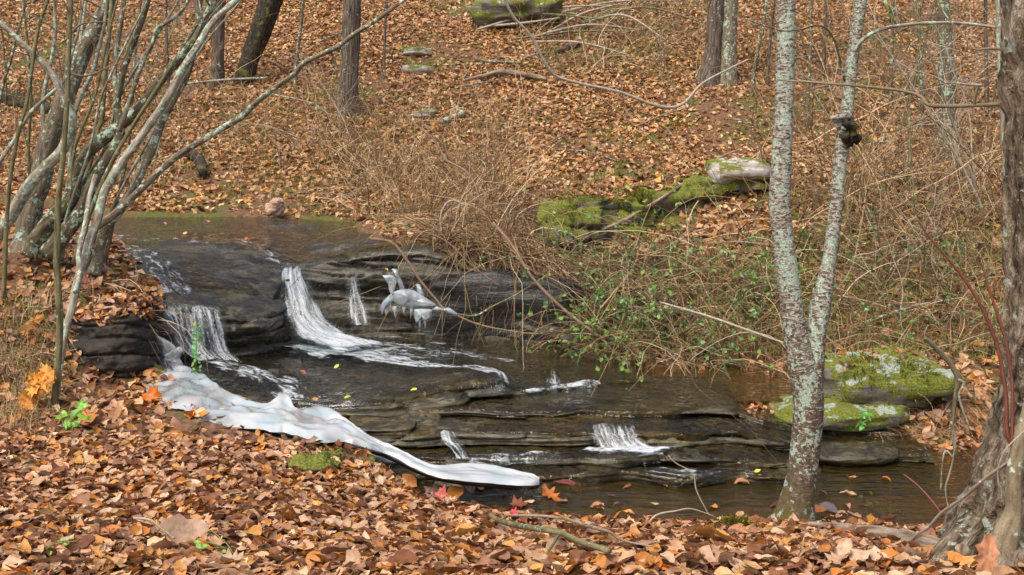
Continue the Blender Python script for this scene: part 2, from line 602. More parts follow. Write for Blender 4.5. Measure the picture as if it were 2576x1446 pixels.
M['water_pool'] = m_water("pool_water", (.72, .58, .30), 5, .30, stretch=(.7, 2.6, 1), murk=.3, murk_col=(.085, .062, .016))
M['water_thin'] = m_water("shallow_water", (.80, .74, .56), 7, .55, stretch=(1.5, 1.2, 1))
M['foam_fall'] = m_foam("falling_white_water", .535, .20, 1.0, .10, 30)
M['foam_run'] = m_foam("running_white_water", .545, .15, 1.0, .30, 20)

# ------------------------------------------------------------------ the ground
def dist_poly(xy, poly):
    """signed distance to polygon, negative inside"""
    poly = np.asarray(poly, float)
    d2 = np.full(len(xy), 1e9)
    inside = np.zeros(len(xy), bool)
    n = len(poly)
    for i in range(n):
        a, b = poly[i], poly[(i + 1) % n]
        e = b - a
        w = xy - a
        t = np.clip((w @ e) / (e @ e), 0, 1)
        d2 = np.minimum(d2, ((w - t[:, None] * e) ** 2).sum(1))
        c = (a[1] > xy[:, 1]) != (b[1] > xy[:, 1])
        xx = a[0] + (xy[:, 1] - a[1]) / (b[1] - a[1] + 1e-12) * e[0]
        inside ^= c & (xy[:, 0] < xx)
    d = np.sqrt(d2)
    return np.where(inside, -d, d)

ctrl = []
for x in (-14, -4, 4, 14):
    ctrl += [(x, -8, .95), (x, 0, .80), (x, 3, .76)]
_c = []
for u in (-500, 300, 1000, 1700, 2400, 3100):
    _c.append((u, 1446, 4.2))
_c += [(300, 1300, 5.4), (300, 1200, 6.2), (300, 1100, 6.9), (250, 1020, 7.6), (130, 960, 8.0), (-300, 950, 7.8), (-900, 950, 7.8),
       (60, 850, 8.4), (60, 750, 8.8), (60, 640, 9.5), (-300, 640, 9.5), (-300, 800, 8.6), (-900, 640, 9.5),
       (300, 740, 9.05), (270, 965, 8.35), (330, 680, 9.5), (200, 620, 10.0),
       (700, 1130, 6.9), (600, 1300, 5.4), (900, 1170, 6.9), (950, 1235, 6.6), (560, 1060, 7.3),
       (1000, 1370, 5.2), (1700, 1370, 5.2), (2300, 1370, 5.2), (3000, 1370, 5.2), (1050, 1275, 6.45), (1300, 1305, 6.5), (1650, 1315, 6.5),
       (1950, 1318, 6.45), (2350, 1345, 6.2), (3000, 1350, 6.1),
       (2500, 1140, 8.25), (2800, 1140, 8.25), (3200, 1140, 8.25), (2350, 1095, 8.4), (2500, 1000, 8.8), (2900, 1000, 8.8), (2000, 940, 9.7), (2150, 900, 9.9),
       (1800, 890, 10.2), (2300, 840, 10.4), (2700, 840, 10.2), (2300, 600, 12), (2700, 600, 12), (3100, 600, 12), (2000, 700, 11.4),
       (1600, 800, 11.0), (1700, 650, 11.8), (1450, 720, 11.2), (1300, 640, 11.5), (1150, 590, 11.9), (1000, 560, 13.3), (1400, 665, 11.8), (1500, 655, 11.9), (1620, 625, 12.1), (1720, 598, 12.4), (1850, 535, 12.75),
       (1750, 640, 12.0), (1450, 500, 13.2), (1650, 470, 13.4), (1850, 410, 13.7), (2000, 450, 13.4), (2300, 450, 14.0), (2800, 450, 14.0),
       (300, 512, 14.3), (700, 530, 14.25), (900, 540, 13.95), (1100, 520, 13.8), (0, 492, 13.6), (-400, 490, 13.5), (-900, 490, 13.5)]
for v, d in ((420, 16.3), (300, 18.6), (150, 21.5), (0, 25.0)):
    for u in (-900, -200, 500, 1200, 1900, 2600, 3400):
        _c.append((u, v, d + .25 * math.sin(u * .01 + v)))
ctrl += [tuple(P(*c)) for c in _c]
for x in (-45, -15, 15, 45):
    ctrl += [(x, 35, 9.2), (x, 52, 15.5), (x, 80, 26)]
ctrl += [(-45, 15, 2.2), (45, 15, 2.2), (-45, 5, 1.0), (45, 5, 1.0), (-45, -8, 1), (45, -8, 1)]
ctrl = np.array(ctrl)

def _phi(r2):
    return .5 * r2 * np.log(r2 + 1e-9)
_n = len(ctrl)
_xy = ctrl[:, :2]
_A = _phi(((_xy[:, None] - _xy[None]) ** 2).sum(-1)) + np.eye(_n) * .02
_Pm = np.hstack([np.ones((_n, 1)), _xy])
_K = np.block([[_A, _Pm], [_Pm.T, np.zeros((3, 3))]])
_w = np.linalg.solve(_K, np.concatenate([ctrl[:, 2], np.zeros(3)]))

xs = np.unique(np.concatenate([np.linspace(-45, -12, 34), np.linspace(-12, -6, 36), np.linspace(-6, 6, 230), np.linspace(6, 12, 36), np.linspace(12, 45, 34)]))
ys = np.unique(np.concatenate([np.linspace(-10, 3, 20), np.linspace(3, 14.5, 225), np.linspace(14.5, 28, 90), np.linspace(28, 80, 30)]))
XX, YY = np.meshgrid(xs, ys)
_q = np.stack([XX.ravel(), YY.ravel()], -1)
ZZ = np.zeros(len(_q))
for s in range(0, len(_q), 20000):
    qq = _q[s:s + 20000]
    ZZ[s:s + 20000] = _phi(((qq[:, None] - _xy[None]) ** 2).sum(-1)) @ _w[:_n] + _w[_n] + qq @ _w[_n + 1:]
_q3 = np.stack([_q[:, 0], _q[:, 1], np.zeros(len(_q))], -1)
ZZ += .05 * fbm(_q3 * .9, 3, 4) + .10 * fbm(_q3 * .25, 5, 2) * smooth(_q[:, 1], 15, 22) + .018 * noise(_q3 * 5, 9)

LOWER = [P(*c)[:2] for c in ((820, 1060, 7.6), (985, 1225, 6.8), (1080, 1255, 6.58), (1300, 1283, 6.45), (1700, 1290, 6.42), (1985, 1288, 6.45), (2360, 1310, 6.25), (3300, 1325, 6.15),
                             (3300, 1150, 8.15), (2440, 1152, 8.0), (2230, 1115, 8.2), (2060, 1010, 8.75), (1900, 960, 9.3), (1700, 930, 9.75), (1480, 880, 10.35),
                             (1450, 790, 11.0), (1330, 720, 11.35), (1150, 660, 11.45), (1000, 640, 11.4), (900, 700, 11.2), (600, 850, 10.2), (400, 860, 9.5), (375, 935, 8.75), (520, 1000, 8.3))]
UPPER = [P(*c)[:2] for c in ((372, 870, 9.0), (360, 720, 9.55), (300, 655, 10.4), (235, 600, 11.6), (100, 560, 12.3), (-900, 545, 12.6), (-900, 520, 13.5), (200, 520, 13.9),
                             (700, 545, 13.95), (880, 555, 13.6), (930, 590, 12.4), (960, 620, 11.6), (1000, 640, 11.2), (900, 800, 10.7), (600, 850, 9.9))]
dL = dist_poly(_q, LOWER) + .05 * fbm(_q3 * 3, 21, 3)
dU = dist_poly(_q, UPPER) + .05 * fbm(_q3 * 3, 22, 3)
wL = 1 - smooth(dL, -.14, .02)
wU = 1 - smooth(dU, -.15, .02)
ZZ = ZZ * (1 - wU) + np.minimum(ZZ, .62 + .035 * np.maximum(_q[:, 1] - 10, 0) + np.where(_q[:, 0] < -4.2, .35, 0)) * wU
ZZ = ZZ * (1 - wL) + np.minimum(ZZ, -.14) * wL
LEDGE = [P(*c_)[:2] for c_ in ((1345, 650, 11.85), (1430, 640, 11.85), (1500, 628, 11.95), (1550, 612, 12.15), (1655, 590, 12.3), (1705, 575, 12.45), (1765, 550, 12.65), (1850, 515, 12.85), (1950, 495, 12.95),
                              (1955, 430, 13.9), (1850, 428, 13.85), (1770, 422, 13.75), (1662, 464, 13.45), (1555, 486, 13.2), (1445, 491, 13.1), (1365, 510, 13.0))]
wM = 1 - smooth(dist_poly(_q, LEDGE), -.12, .05)
ZZ = ZZ * (1 - wM) + np.minimum(ZZ, .95 + .25 * np.clip(_q[:, 0] - .3, 0, 4)) * wM
ZG = ZZ.reshape(XX.shape)
WATERD = np.minimum(dL, dU).reshape(XX.shape)

def _bil(arr, x, y):
    x = np.clip(np.asarray(x, float), xs[0], xs[-1] - 1e-6)
    y = np.clip(np.asarray(y, float), ys[0], ys[-1] - 1e-6)
    i = np.clip(np.searchsorted(xs, x, side='right') - 1, 0, len(xs) - 2)
    j = np.clip(np.searchsorted(ys, y, side='right') - 1, 0, len(ys) - 2)
    fx = (x - xs[i]) / (xs[i + 1] - xs[i])
    fy = (y - ys[j]) / (ys[j + 1] - ys[j])
    return (arr[j, i] * (1 - fx) + arr[j, i + 1] * fx) * (1 - fy) + (arr[j + 1, i] * (1 - fx) + arr[j + 1, i + 1] * fx) * fy

def gz(x, y): return _bil(ZG, x, y)
def wd(x, y): return _bil(WATERD, x, y)
def gnormal(x, y, e=.06):
    dx = (gz(x + e, y) - gz(x - e, y)) / (2 * e)
    dy = (gz(x, y + e) - gz(x, y - e)) / (2 * e)
    return nrm(np.stack([-dx, -dy, np.ones_like(dx)], -1))

_dd = np.arange(3.0, 45, .03)
def GP(u, v):
    """where a line of sight meets the ground"""
    u = np.atleast_1d(np.asarray(u, float)); v = np.atleast_1d(np.asarray(v, float))
    out = np.zeros((len(u), 3))
    for s in range(0, len(u), 400):
        uu, vv = u[s:s + 400, None], v[s:s + 400, None]
        X = (uu - UC) / FP * _dd; Z = CAM_H - (vv - VH) * _dd / FP
        below = Z < gz(X, np.broadcast_to(_dd, X.shape))
        k = np.where(below.any(1), below.argmax(1), len(_dd) - 1)
        d = _dd[k]
        out[s:s + 400] = np.stack([X[np.arange(len(k)), k], d, gz(X[np.arange(len(k)), k], d)], -1)
    return out

ground_me = mk_mesh("ground", np.stack([XX, YY, ZG], -1).reshape(-1, 3), [grid_faces(len(ys), len(xs))], M['soil'])
ground = tag(link("ground", ground_me), "leaf covered forest floor with a wooded slope", None, None, 'structure')

# ------------------------------------------------------------------ bedrock built from control nets
def net_eval(net, mr, mc, tr=.6, tc=.9):
    net = np.asarray(net, float)                       # rows, cols, 3
    a = np.stack([catmull(net[:, j], mr, tr) for j in range(net.shape[1])], 1)
    return np.stack([catmull(a[i], mc, tc) for i in range(a.shape[0])], 0)

def grid_normals(Gd):
    a = np.gradient(Gd, axis=0); b = np.gradient(Gd, axis=1)
    return nrm(np.cross(b, a))

def rocky(Gd, seed, amp=.03, strata=.035, zf=13.0, dip=0.0, fine=.35, blocks=0):
    N = grid_normals(Gd)
    if N[..., 2].mean() < 0:
        N = -N
    steep = 1 - np.clip(np.abs(N[..., 2]), 0, 1)
    q = Gd.copy()
    zc = (q[..., 2] + dip * q[..., 0]) * zf + .9 * fbm(q * np.array([1.1, 1.1, 1.1]), seed + 3, 3)
    kf = np.floor(zc); fr = zc - kf
    la = _hash(kf, np.floor(q[..., 0] * .7 + .31 * kf), 0 * kf, seed + 11); lb_ = _hash(kf + 1, np.floor(q[..., 0] * .7 + .31 * (kf + 1)), 0 * kf, seed + 11)
    slab = la + (lb_ - la) * smooth(fr, .82, 1.0)
    joint = np.exp(-((fr - .9) / .07) ** 2)
    lay = noise(np.stack([q[..., 0] * .9, q[..., 1] * .9, q[..., 2] * zf + .35 * fbm(q * 1.3, seed + 3, 2)], -1), seed)
    lay2 = noise(np.stack([q[..., 0] * 2.2, q[..., 1] * 2.2, q[..., 2] * zf * 2.3], -1), seed + 1)
    h = strata * (.25 + .75 * steep) * (np.sign(lay) * np.abs(lay) ** .6 + .45 * lay2)
    ck = np.exp(-(lay / .10) ** 2) * smooth(noise(q * np.array([1.6, 1.6, 5]), seed + 8), -.25, .25)
    h = h - strata * 1.1 * ck * (.15 + .85 * smooth(steep, .1, .5))
    if blocks:
        xb = q[..., 0] * blocks + .4 * fbm(q * 1.5, seed + 21, 2) + .37 * kf
        kb = np.floor(xb); fb = xb - kb
        h = h + (.10 * _hash(kb, kf, 0 * kb, seed + 23) - .07 * np.exp(-((fb - .5) / .05) ** 2)) * smooth(steep, .1, .5)
    h = h + strata * (.75 * slab - .8 * joint) * (.12 + .88 * smooth(steep, .12, .5))
    h = h + amp * fbm(q * 2.6, seed + 5, 4) + amp * fine * fbm(q * 11, seed + 6, 3)
    return Gd + N * h[..., None]

def net_w(cols):
    """cols: list of columns, each a list of (u,v,d) -> rows x cols x 3"""
    return np.stack([np.stack([P(*c) for c in col]) for col in cols], 1)

N1 = [
    [(300, 935, 9.2), (300, 860, 9.4), (300, 790, 9.6), (290, 700, 10.2), (250, 650, 11.0), (180, 595, 12.4), (60, 548, 14.0)],
    [(388, 905, 9.0), (388, 835, 9.15), (378, 770, 9.3), (362, 692, 9.9), (330, 640, 10.8), (280, 590, 12.3), (230, 545, 14.1)],
    [(490, 910, 9.35), (485, 840, 9.42), (480, 775, 9.45), (450, 700, 10.1), (430, 640, 10.9), (400, 590, 12.3), (350, 545, 14.1)],
    [(572, 895, 9.6), (570, 840, 9.68), (568, 785, 9.62), (560, 715, 10.2), (540, 645, 11.1), (530, 590, 12.3), (500, 545, 14.1)],
    [(672, 885, 9.95), (668, 850, 9.9), (660, 815, 9.78), (640, 728, 10.3), (610, 650, 11.0), (620, 590, 12.3), (640, 545, 14.1)],
    [(735, 880, 10.25), (722, 800, 10.5), (700, 728, 10.55), (680, 680, 10.9), (655, 640, 11.3), (690, 590, 12.4), (760, 548, 14.1)],
    [(790, 875, 10.4), (768, 775, 10.75), (745, 684, 10.95), (735, 664, 11.15), (720, 640, 11.5), (760, 595, 12.5), (850, 550, 14.0)],
    [(860, 855, 10.7), (852, 755, 10.9), (842, 662, 11.0), (838, 645, 11.2), (825, 625, 11.7), (850, 600, 12.5), (950, 565, 13.6)],
    [(960, 845, 10.8), (952, 745, 10.95), (942, 642, 11.05), (940, 622, 11.3), (940, 603, 11.8), (960, 590, 12.5), (1020, 575, 13.4)],
    [(1090, 845, 10.85), (1082, 755, 11.0), (1070, 642, 11.05), (1070, 618, 11.3), (1070, 608, 11.8), (1080, 600, 12.4), (1120, 592, 13.0)],
    [(1250, 855, 10.8), (1246, 770, 10.95), (1240, 700, 11.0), (1240, 685, 11.25), (1240, 678, 11.6), (1250, 670, 12.0), (1280, 660, 12.5)],
    [(1460, 890, 10.45), (1450, 840, 10.6), (1440, 785, 10.65), (1440, 775, 10.85), (1440, 770, 11.1), (1450, 765, 11.4), (1460, 760, 11.8)],
]
n1 = net_w(N1)
n1 = np.concatenate([n1[:1] + np.array([0, .05, -.35]), n1], 0)
g1 = net_eval(n1, 26, 20)
G1 = rocky(g1, 31, .045, .075, 9, .16)
solid("rock_ledge", "dark wet sandstone ledge that the waterfalls pour over", "rock ledge", P(700, 880, 10.3), G1.reshape(-1, 3),
      [grid_faces(*G1.shape[:2])], M['rock_wet'])

N2 = [
    [(380, 965, 8.7), (385, 945, 8.8), (390, 915, 9.1), (400, 885, 9.6)],
    [(430, 965, 8.65), (430, 945, 8.75), (435, 915, 9.1), (445, 885, 9.7)],
    [(560, 1020, 8.42), (565, 992, 8.55), (570, 940, 9.0), (580, 885, 9.9)],
    [(670, 1030, 8.32), (670, 1005, 8.45), (665, 940, 9.1), (660, 875, 10.2)],
    [(770, 1035, 8.28), (770, 1012, 8.42), (760, 940, 9.2), (750, 866, 10.5)],
    [(900, 1045, 8.22), (905, 1000, 8.38), (900, 930, 9.3), (900, 853, 10.8)],
    [(1005, 1042, 8.25), (1020, 985, 8.45), (1030, 928, 9.3), (1040, 845, 10.9)],
    [(1150, 1012, 8.5), (1160, 958, 8.62), (1160, 918, 9.4), (1150, 845, 10.9)],
    [(1262, 1003, 8.6), (1252, 950, 8.72), (1260, 924, 9.4), (1250, 855, 10.8)],
    [(1330, 998, 8.68), (1322, 968, 8.85), (1350, 932, 9.4), (1350, 865, 10.7)],
    [(1500, 982, 8.9), (1490, 960, 9.05), (1480, 935, 9.5), (1470, 882, 10.5)],
    [(1640, 975, 9.0), (1620, 958, 9.15), (1600, 940, 9.5), (1600, 895, 10.2)],
]
n2 = net_w(N2)
n2 = np.concatenate([n2[:1] + np.array([0, .12, -.22]), n2], 0)
g2 = net_eval(n2, 30, 18)
G2 = rocky(g2, 47, .035, .05, 14)
solid("rock_shelf", "broad flat wet rock shelf at the foot of the main fall", "rock shelf", P(900, 1040, 8.3), G2.reshape(-1, 3),
      [grid_faces(*G2.shape[:2])], M['rock_wet'])

STEPS = [(7.33, -.16), (7.35, -.03), (7.37, .035), (7.40, .05), (7.56, .055), (7.575, .09), (7.61, .10), (7.84, .105), (7.87, .12), (7.88, .185), (7.93, .20), (8.22, .21), (8.24, .245), (8.28, .26), (8.7, .265), (9.3, .27)]
_cols = np.linspace(800, 2330, 36)
N3 = []
for i, u in enumerate(_cols):
    hi = 1.0 if u < 1850 else max(0.0, 1 - (u - 1850) / 220)
    col_ = []
    for k, (d, z) in enumerate(STEPS):
        grp = (0, 0, 0, 0, 1, 1, 1, 2, 2, 2, 2, 3, 3, 3, 4, 4)[k]
        j = .11 * float(noise(np.array([u / 130.0, grp * 3.3, .5]), 77)) + .05 * float(noise(np.array([u / 45.0, grp * 3.3, .5]), 78))
        zz = z * hi + (-.07 + .012 * k) * (1 - hi) if z > -.1 else z
        zz += .012 * float(noise(np.array([u / 160.0, grp * 5.1, 2.5]), 79)) * (z > 0)
        dd = d + j + .28 * (1 - hi) * (k < 7)
        col_.append(np.array([(u - UC) / FP * 8.0, dd, zz]))
    N3.append(np.stack(col_))
n3 = np.stack(N3, 1)
g3 = net_eval(n3, 10, 9, .4)
G3 = rocky(g3, 63, .034, .042, 16)
solid("stepped_bedrock", "thin stepped brown rock layers across the lower stream", "bedrock", P(1450, 1220, 7.3), G3.reshape(-1, 3),
      [grid_faces(*G3.shape[:2])], M['rock_low'])

# rocks -------------------------------------------------------------
def boulder_mesh(size, seed, blocky=3.0, rough=.12, nu=56, nv=36, strata=.03):
    th = np.linspace(0, 2 * np.pi, nu, endpoint=False)
    ph = np.linspace(-np.pi / 2 + .02, np.pi / 2 - .02, nv)
    T, H = np.meshgrid(th, ph)
    e = 2.0 / blocky
    def sp(c): return np.sign(c) * np.abs(c) ** e
    X = sp(np.cos(H)) * sp(np.cos(T)); Y = sp(np.cos(H)) * sp(np.sin(T)); Z = sp(np.sin(H))
    V = np.stack([X, Y, Z], -1).reshape(-1, 3) * .5
    D = nrm(V)
    V = V * np.array(size)
    m = min(size)
    V = V + D * m * (rough * 2.2 * fbm(D * 1.4 + seed, seed, 3) + rough * .8 * fbm(D * 5 + seed, seed + 1, 3))[:, None]
    lay = noise(np.stack([V[:, 0] * 1.2, V[:, 1] * 1.2, V[:, 2] * 16 / max(size[2], .1) * .3], -1), seed + 2)
    V = V + np.stack([D[:, 0], D[:, 1], D[:, 2] * 0], -1) * (strata * lay)[:, None]
    return V, [grid_faces(nv, nu, True), np.array([list(range(nu))[::-1]]), np.array([[(nv - 1) * nu + i for i in range(nu)]])]

def boulder(name, label, center, size, seed, mat, rotz=0, tilt=(0, 0), group=None, blocky=3.0, rough=.12, cat="rock", strata=.03):
    V, F = boulder_mesh(size, seed, blocky, rough, strata=strata)
    c, s = math.cos(rotz), math.sin(rotz)
    V = V + 0
    V[:, 2] += V[:, 0] * tilt[0] + V[:, 1] * tilt[1]
    V = np.stack([V[:, 0] * c - V[:, 1] * s, V[:, 0] * s + V[:, 1] * c, V[:, 2]], -1) + np.asarray(center)
    base = np.array([center[0], center[1], V[:, 2].min()])
    return solid(name, label, cat, base, V, F, mat, group=group), V

b_moss, Vb = boulder("boulder", "long rounded boulder with bright green moss and pale lichen beside the pool", P(2200, 968, 8.75) + np.array([0, .12, 0]), (1.14, .8, .40), 5, M['rock_lichen'], .1, (.05, -.05), blocky=3.4, rough=.16, strata=.07)
b2, _ = boulder("flat_rock", "flat grey rock slab jutting from under the mossy boulder", P(2105, 1032, 8.64), (1.05, .7, .20), 6, M['rock_lichen'], .2, blocky=2.6)
b3, V3 = boulder("overhanging_slab", "dark overhanging rock slab left of the birch trunk", P(1800, 1040, 8.75), (1.0, .75, .15), 8, M['rock_low'], -.1, (.03, .05), blocky=3.2)
b4, _ = boulder("rounded_rock", "dark rounded wet rock on the step above the small left cascade", P(1062, 1064, 8.15), (.34, .3, .12), 9, M['rock_low'], .1, blocky=2.6)
b5, _ = boulder("rock_slab", "flat wet slab beside the ice, above the dark layered rock", P(960, 1078, 8.05), (.5, .5, .13), 10, M['rock_low'], .05, blocky=3.5)
b6, _ = boulder("rock_slab", "dark curved slab in the middle of the lower stream", P(1265, 1052, 8.45), (.66, .55, .16), 11, M['rock_low'], .18, (.06, 0), blocky=3.0)
b7, _ = boulder("rock_slab", "narrow dark slab at the front corner of the rock shelf", P(1080, 1012, 8.48), (.55, .35, .15), 12, M['rock_low'], .22, (.10, 0), blocky=2.8)
b8, _ = boulder("low_rock", "low dark wet rock in the stream right of the birch trunk", P(2140, 1140, 7.95), (.62, .42, .13), 13, M['rock_low'], .0, blocky=2.6)
NB = [
    [(150, 985, 8.5), (152, 900, 8.62), (155, 815, 8.7), (158, 775, 8.95), (150, 735, 9.4)],
    [(205, 985, 8.42), (205, 900, 8.48), (208, 812, 8.5), (210, 775, 8.8), (205, 730, 9.4)],
    [(275, 985, 8.38), (275, 890, 8.42), (278, 800, 8.45), (280, 762, 8.8), (280, 715, 9.4)],
    [(335, 985, 8.42), (338, 890, 8.5), (342, 795, 8.55), (345, 755, 8.9), (345, 700, 9.5)],
    [(378, 980, 8.6), (382, 890, 8.75), (385, 800, 8.85), (385, 755, 9.1), (378, 700, 9.6)],
    [(400, 975, 9.0), (405, 890, 9.15), (405, 810, 9.25), (400, 765, 9.4), (392, 715, 9.7)],
]
nb = net_w(NB)
nb = np.concatenate([nb[:1] + np.array([0, .1, -.25]), nb], 0)
GB = rocky(net_eval(nb, 26, 26), 14, .07, .05, 9, .06, .8)
b9 = solid("bank_rock", "dark earthy rock face under the left bank beside the falls", "rock", P(285, 985, 8.4), GB.reshape(-1, 3), [grid_faces(*GB.shape[:2])], M['rock_bankdark'])
V9 = GB[26 * 3 + 2:].reshape(-1, 3)
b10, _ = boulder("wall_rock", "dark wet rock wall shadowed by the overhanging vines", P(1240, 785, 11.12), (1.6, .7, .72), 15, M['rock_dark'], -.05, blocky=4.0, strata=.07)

# mossy ledge across the right bank
NL = [
    [(1350, 655, 12.0), (1350, 610, 12.05), (1352, 538, 12.2), (1358, 508, 12.7), (1365, 500, 13.3)],
    [(1430, 640, 12.05), (1428, 570, 12.08), (1432, 500, 12.3), (1440, 486, 12.8), (1445, 481, 13.4)],
    [(1500, 628, 12.15), (1498, 565, 12.15), (1500, 494, 12.38), (1502, 481, 12.9), (1505, 477, 13.5)],
    [(1545, 612, 12.4), (1545, 562, 12.42), (1548, 502, 12.55), (1552, 485, 13.0), (1555, 486, 13.5)],
    [(1605, 602, 12.35), (1603, 545, 12.35), (1605, 486, 12.55), (1610, 473, 13.0), (1612, 478, 13.6)],
    [(1655, 590, 12.5), (1653, 540, 12.5), (1655, 484, 12.72), (1660, 470, 13.2), (1662, 464, 13.7)],
    [(1705, 575, 12.65), (1702, 520, 12.65), (1705, 464, 12.88), (1710, 450, 13.3), (1712, 444, 13.9)],
    [(1765, 550, 12.8), (1762, 492, 12.8), (1764, 440, 13.02), (1768, 428, 13.5), (1770, 422, 14.0)],
    [(1850, 515, 12.95), (1850, 474, 12.95), (1850, 444, 13.12), (1852, 434, 13.6), (1855, 428, 14.1)],
    [(1950, 495, 13.0), (1950, 470, 13.0), (1950, 446, 13.2), (1952, 436, 13.7), (1955, 430, 14.2)],
]
nl = net_w(NL)
nl = np.concatenate([nl[:1] + np.array([0, .08, -.3]), nl], 0)
GL = rocky(net_eval(nl, 16, 18), 91, .085, .07, 5, -.1, .5, 2.0)
moss_hosts = []
o = solid("mossy_ledge", "long moss covered rock ledge rising across the bank to the pale boulder", "rock ledge", P(1600, 620, 12.3), GL.reshape(-1, 3), [grid_faces(*GL.shape[:2])], M['rock_moss'])
moss_hosts.append((o, GL[20:58].reshape(-1, 3)))
o, V = boulder("pale_boulder", "pale flat topped boulder at the high end of the mossy ledge", P(1850, 432, 13.22), (.74, .62, .30), 24, M['rock_pale'], .05, (.02, .02), blocky=3.0)
o, V = boulder("hill_boulder", "green grey mossy boulder high on the leafy slope", P(1300, 34, 23.4), (1.75, 1.4, .80), 26, M['rock_lichen'], .1, blocky=2.15, rough=.22)
for (lb, u, v, sx, sz, sd) in (("pale flat stone on the slope below the hill boulder", 1052, 136, .55, .16, 27), ("grey green stone half buried in leaves on the slope", 1050, 182, .6, .2, 28),
                               ("pale broken stone near the lichen log on the slope", 1070, 292, .36, .16, 29)):
    c = GP(u, v)[0]
    boulder("flat_stone", lb, c + np.array([0, 0, .03]), (sx, .4, sz), sd, M['rock_pale'], .1, blocky=3)
for (lb, u, v, sx, sd) in (("tan stone pair at the far edge of the upper stream, larger one", 690, 527, .22, 31), ("small tan stone on top of the larger one by the upper stream", 695, 511, .17, 32)):
    c = P(u, v, 13.85)
    boulder("stone", lb, c, (sx, .2, sx * .75), sd, M['stone_tan'], 0, blocky=2.3, rough=.12, strata=0)
for (lb, u, v, d, sx, sz, sd) in (("mossy rock at the edge of the near bank under the ice", 670, 1194, 6.70, .44, .16, 33), ("moss capped rock beside the gully on the near bank", 795, 1185, 6.75, .32, .18, 34),
                                  ("small mossy rock under the thin end of the ice", 900, 1192, 6.85, .2, .13, 35)):
    o, V = boulder("mossy_rock", lb, P(u, v, d), (sx, .4, sz), sd, M['rock_moss'], .1, blocky=3.0, rough=.14)
    moss_hosts.append((o, V))
o, V = boulder("moss_mound", "low yellow green moss mound among the near leaves", GP(1862, 1338)[0] - np.array([0, 0, .03]), (.27, .22, .12), 36, M['rock_moss'], 0, blocky=2.2, cat="moss")
moss_hosts.append((o, V))

# ------------------------------------------------------------------ water
def sheet(name, label, Gd, mat, lift=.014, kind='structure'):
    V = Gd.reshape(-1, 3) + np.array([0, 0, lift])
    me = mk_mesh(name, V, [grid_faces(*Gd.shape[:2])], mat)
    return tag(link(name, me), label, None, None, kind)

def smoothz(Gd, k=6):
    A = Gd.copy()
    for _ in range(k):
        A[1:-1, 1:-1, 2] = (A[1:-1, 1:-1, 2] * 2 + A[:-2, 1:-1, 2] + A[2:, 1:-1, 2] + A[1:-1, :-2, 2] + A[1:-1, 2:, 2]) / 6
    return A

up = g1[26 * 4 - 6:, :20 * 8 + 11]
sheet("upper_stream", "thin clear water sliding over the upper ledge", smoothz(up, 12), M['water_thin'], .016)
sheet("shelf_water", "thin clear water running across the rock shelf", smoothz(g2[30 + 14:, 25:], 8), M['water_thin'], .016)
sheet("stepped_water", "shallow clear water stepping down the thin rock layers", smoothz(g3[14:, 16:], 5)[::2, ::2], M['water_thin'], .018)
px, py = np.meshgrid(np.linspace(-1.2, 8, 90), np.linspace(6.0, 8.5, 40))
sheet("pool", "brown clear pool in front of the rock steps", np.stack([px, py, .006 * noise(np.stack([px * 2, py * 4, 0 * px], -1), 2)], -1), M['water_pool'], 0)
px, py = np.meshgrid(np.linspace(.3, 3.6, 60), np.linspace(8.62, 10.7, 40))
sheet("back_pool", "dark brown water under the vine covered bank", np.stack([px, py, .245 + .006 * noise(np.stack([px * 2, py * 4, 0 * px], -1), 3)], -1), M['water_pool'], 0)

def flow(name, label, left, right, mat, bulge=.05, seed=0, mr=14, nc=40, strength=None, layers=2, edge=.16):
    """left / right banks of a run of white water: lists of world points, top to bottom"""
    L = catmull(np.array(left), mr); Rr = catmull(np.array(right), mr)
    B = Batch()
    st = np.ones(len(left)) if strength is None else np.array(strength, float)
    sv = catmull(np.stack([st, st], -1), mr)[:, 0]
    for ly in range(layers):
        t = np.linspace(0, 1, nc)
        Gd = L[:, None] * (1 - t)[None, :, None] + Rr[:, None] * t[None, :, None]
        N = grid_normals(Gd)
        if (N[..., 1] - N[..., 2]).mean() > 0:
            N = -N
        wdt = np.linalg.norm(Rr - L, axis=1)
        al = np.concatenate([[0], np.cumsum(np.linalg.norm(np.diff((L + Rr) / 2, axis=0), axis=1))])
        across = (t[None] - .5) * wdt.mean()
        q = np.stack([np.broadcast_to(across, Gd.shape[:2]), np.broadcast_to(al[:, None], Gd.shape[:2]), np.zeros(Gd.shape[:2])], -1)
        h = bulge * (np.sin(np.pi * t)[None] * .5 + .45 * fbm(q * np.array([14, 3.0, 1]) + ly * 9, seed + ly, 3)) + .012 * ly
        Gd = Gd + N * h[..., None]
        e = np.minimum(t, 1 - t)[None] + .10 * noise(q * np.array([6, 6, 1]) + 3, seed + 9)
        s_ = smooth(e, 0, edge) * sv[:, None]
        ends = np.minimum(al, al[-1] - al) / max(al[-1], 1e-3)
        s_ = s_ * smooth(ends, -.01, .07)[:, None]
        fl = np.stack([q[..., 0] + seed * 1.7 + ly * 5.3, q[..., 1] + seed * .9, s_], -1)
        B.add(Gd.reshape(-1, 3), [grid_faces(*Gd.shape[:2])], flow=fl.reshape(-1, 3))
    V, F, A = B.get()
    base = V.mean(0); base[2] = V[:, 2].min()
    return solid(name, label, "white water", base, V, F, mat, {'flow': ('FLOAT_VECTOR', A['flow'])})

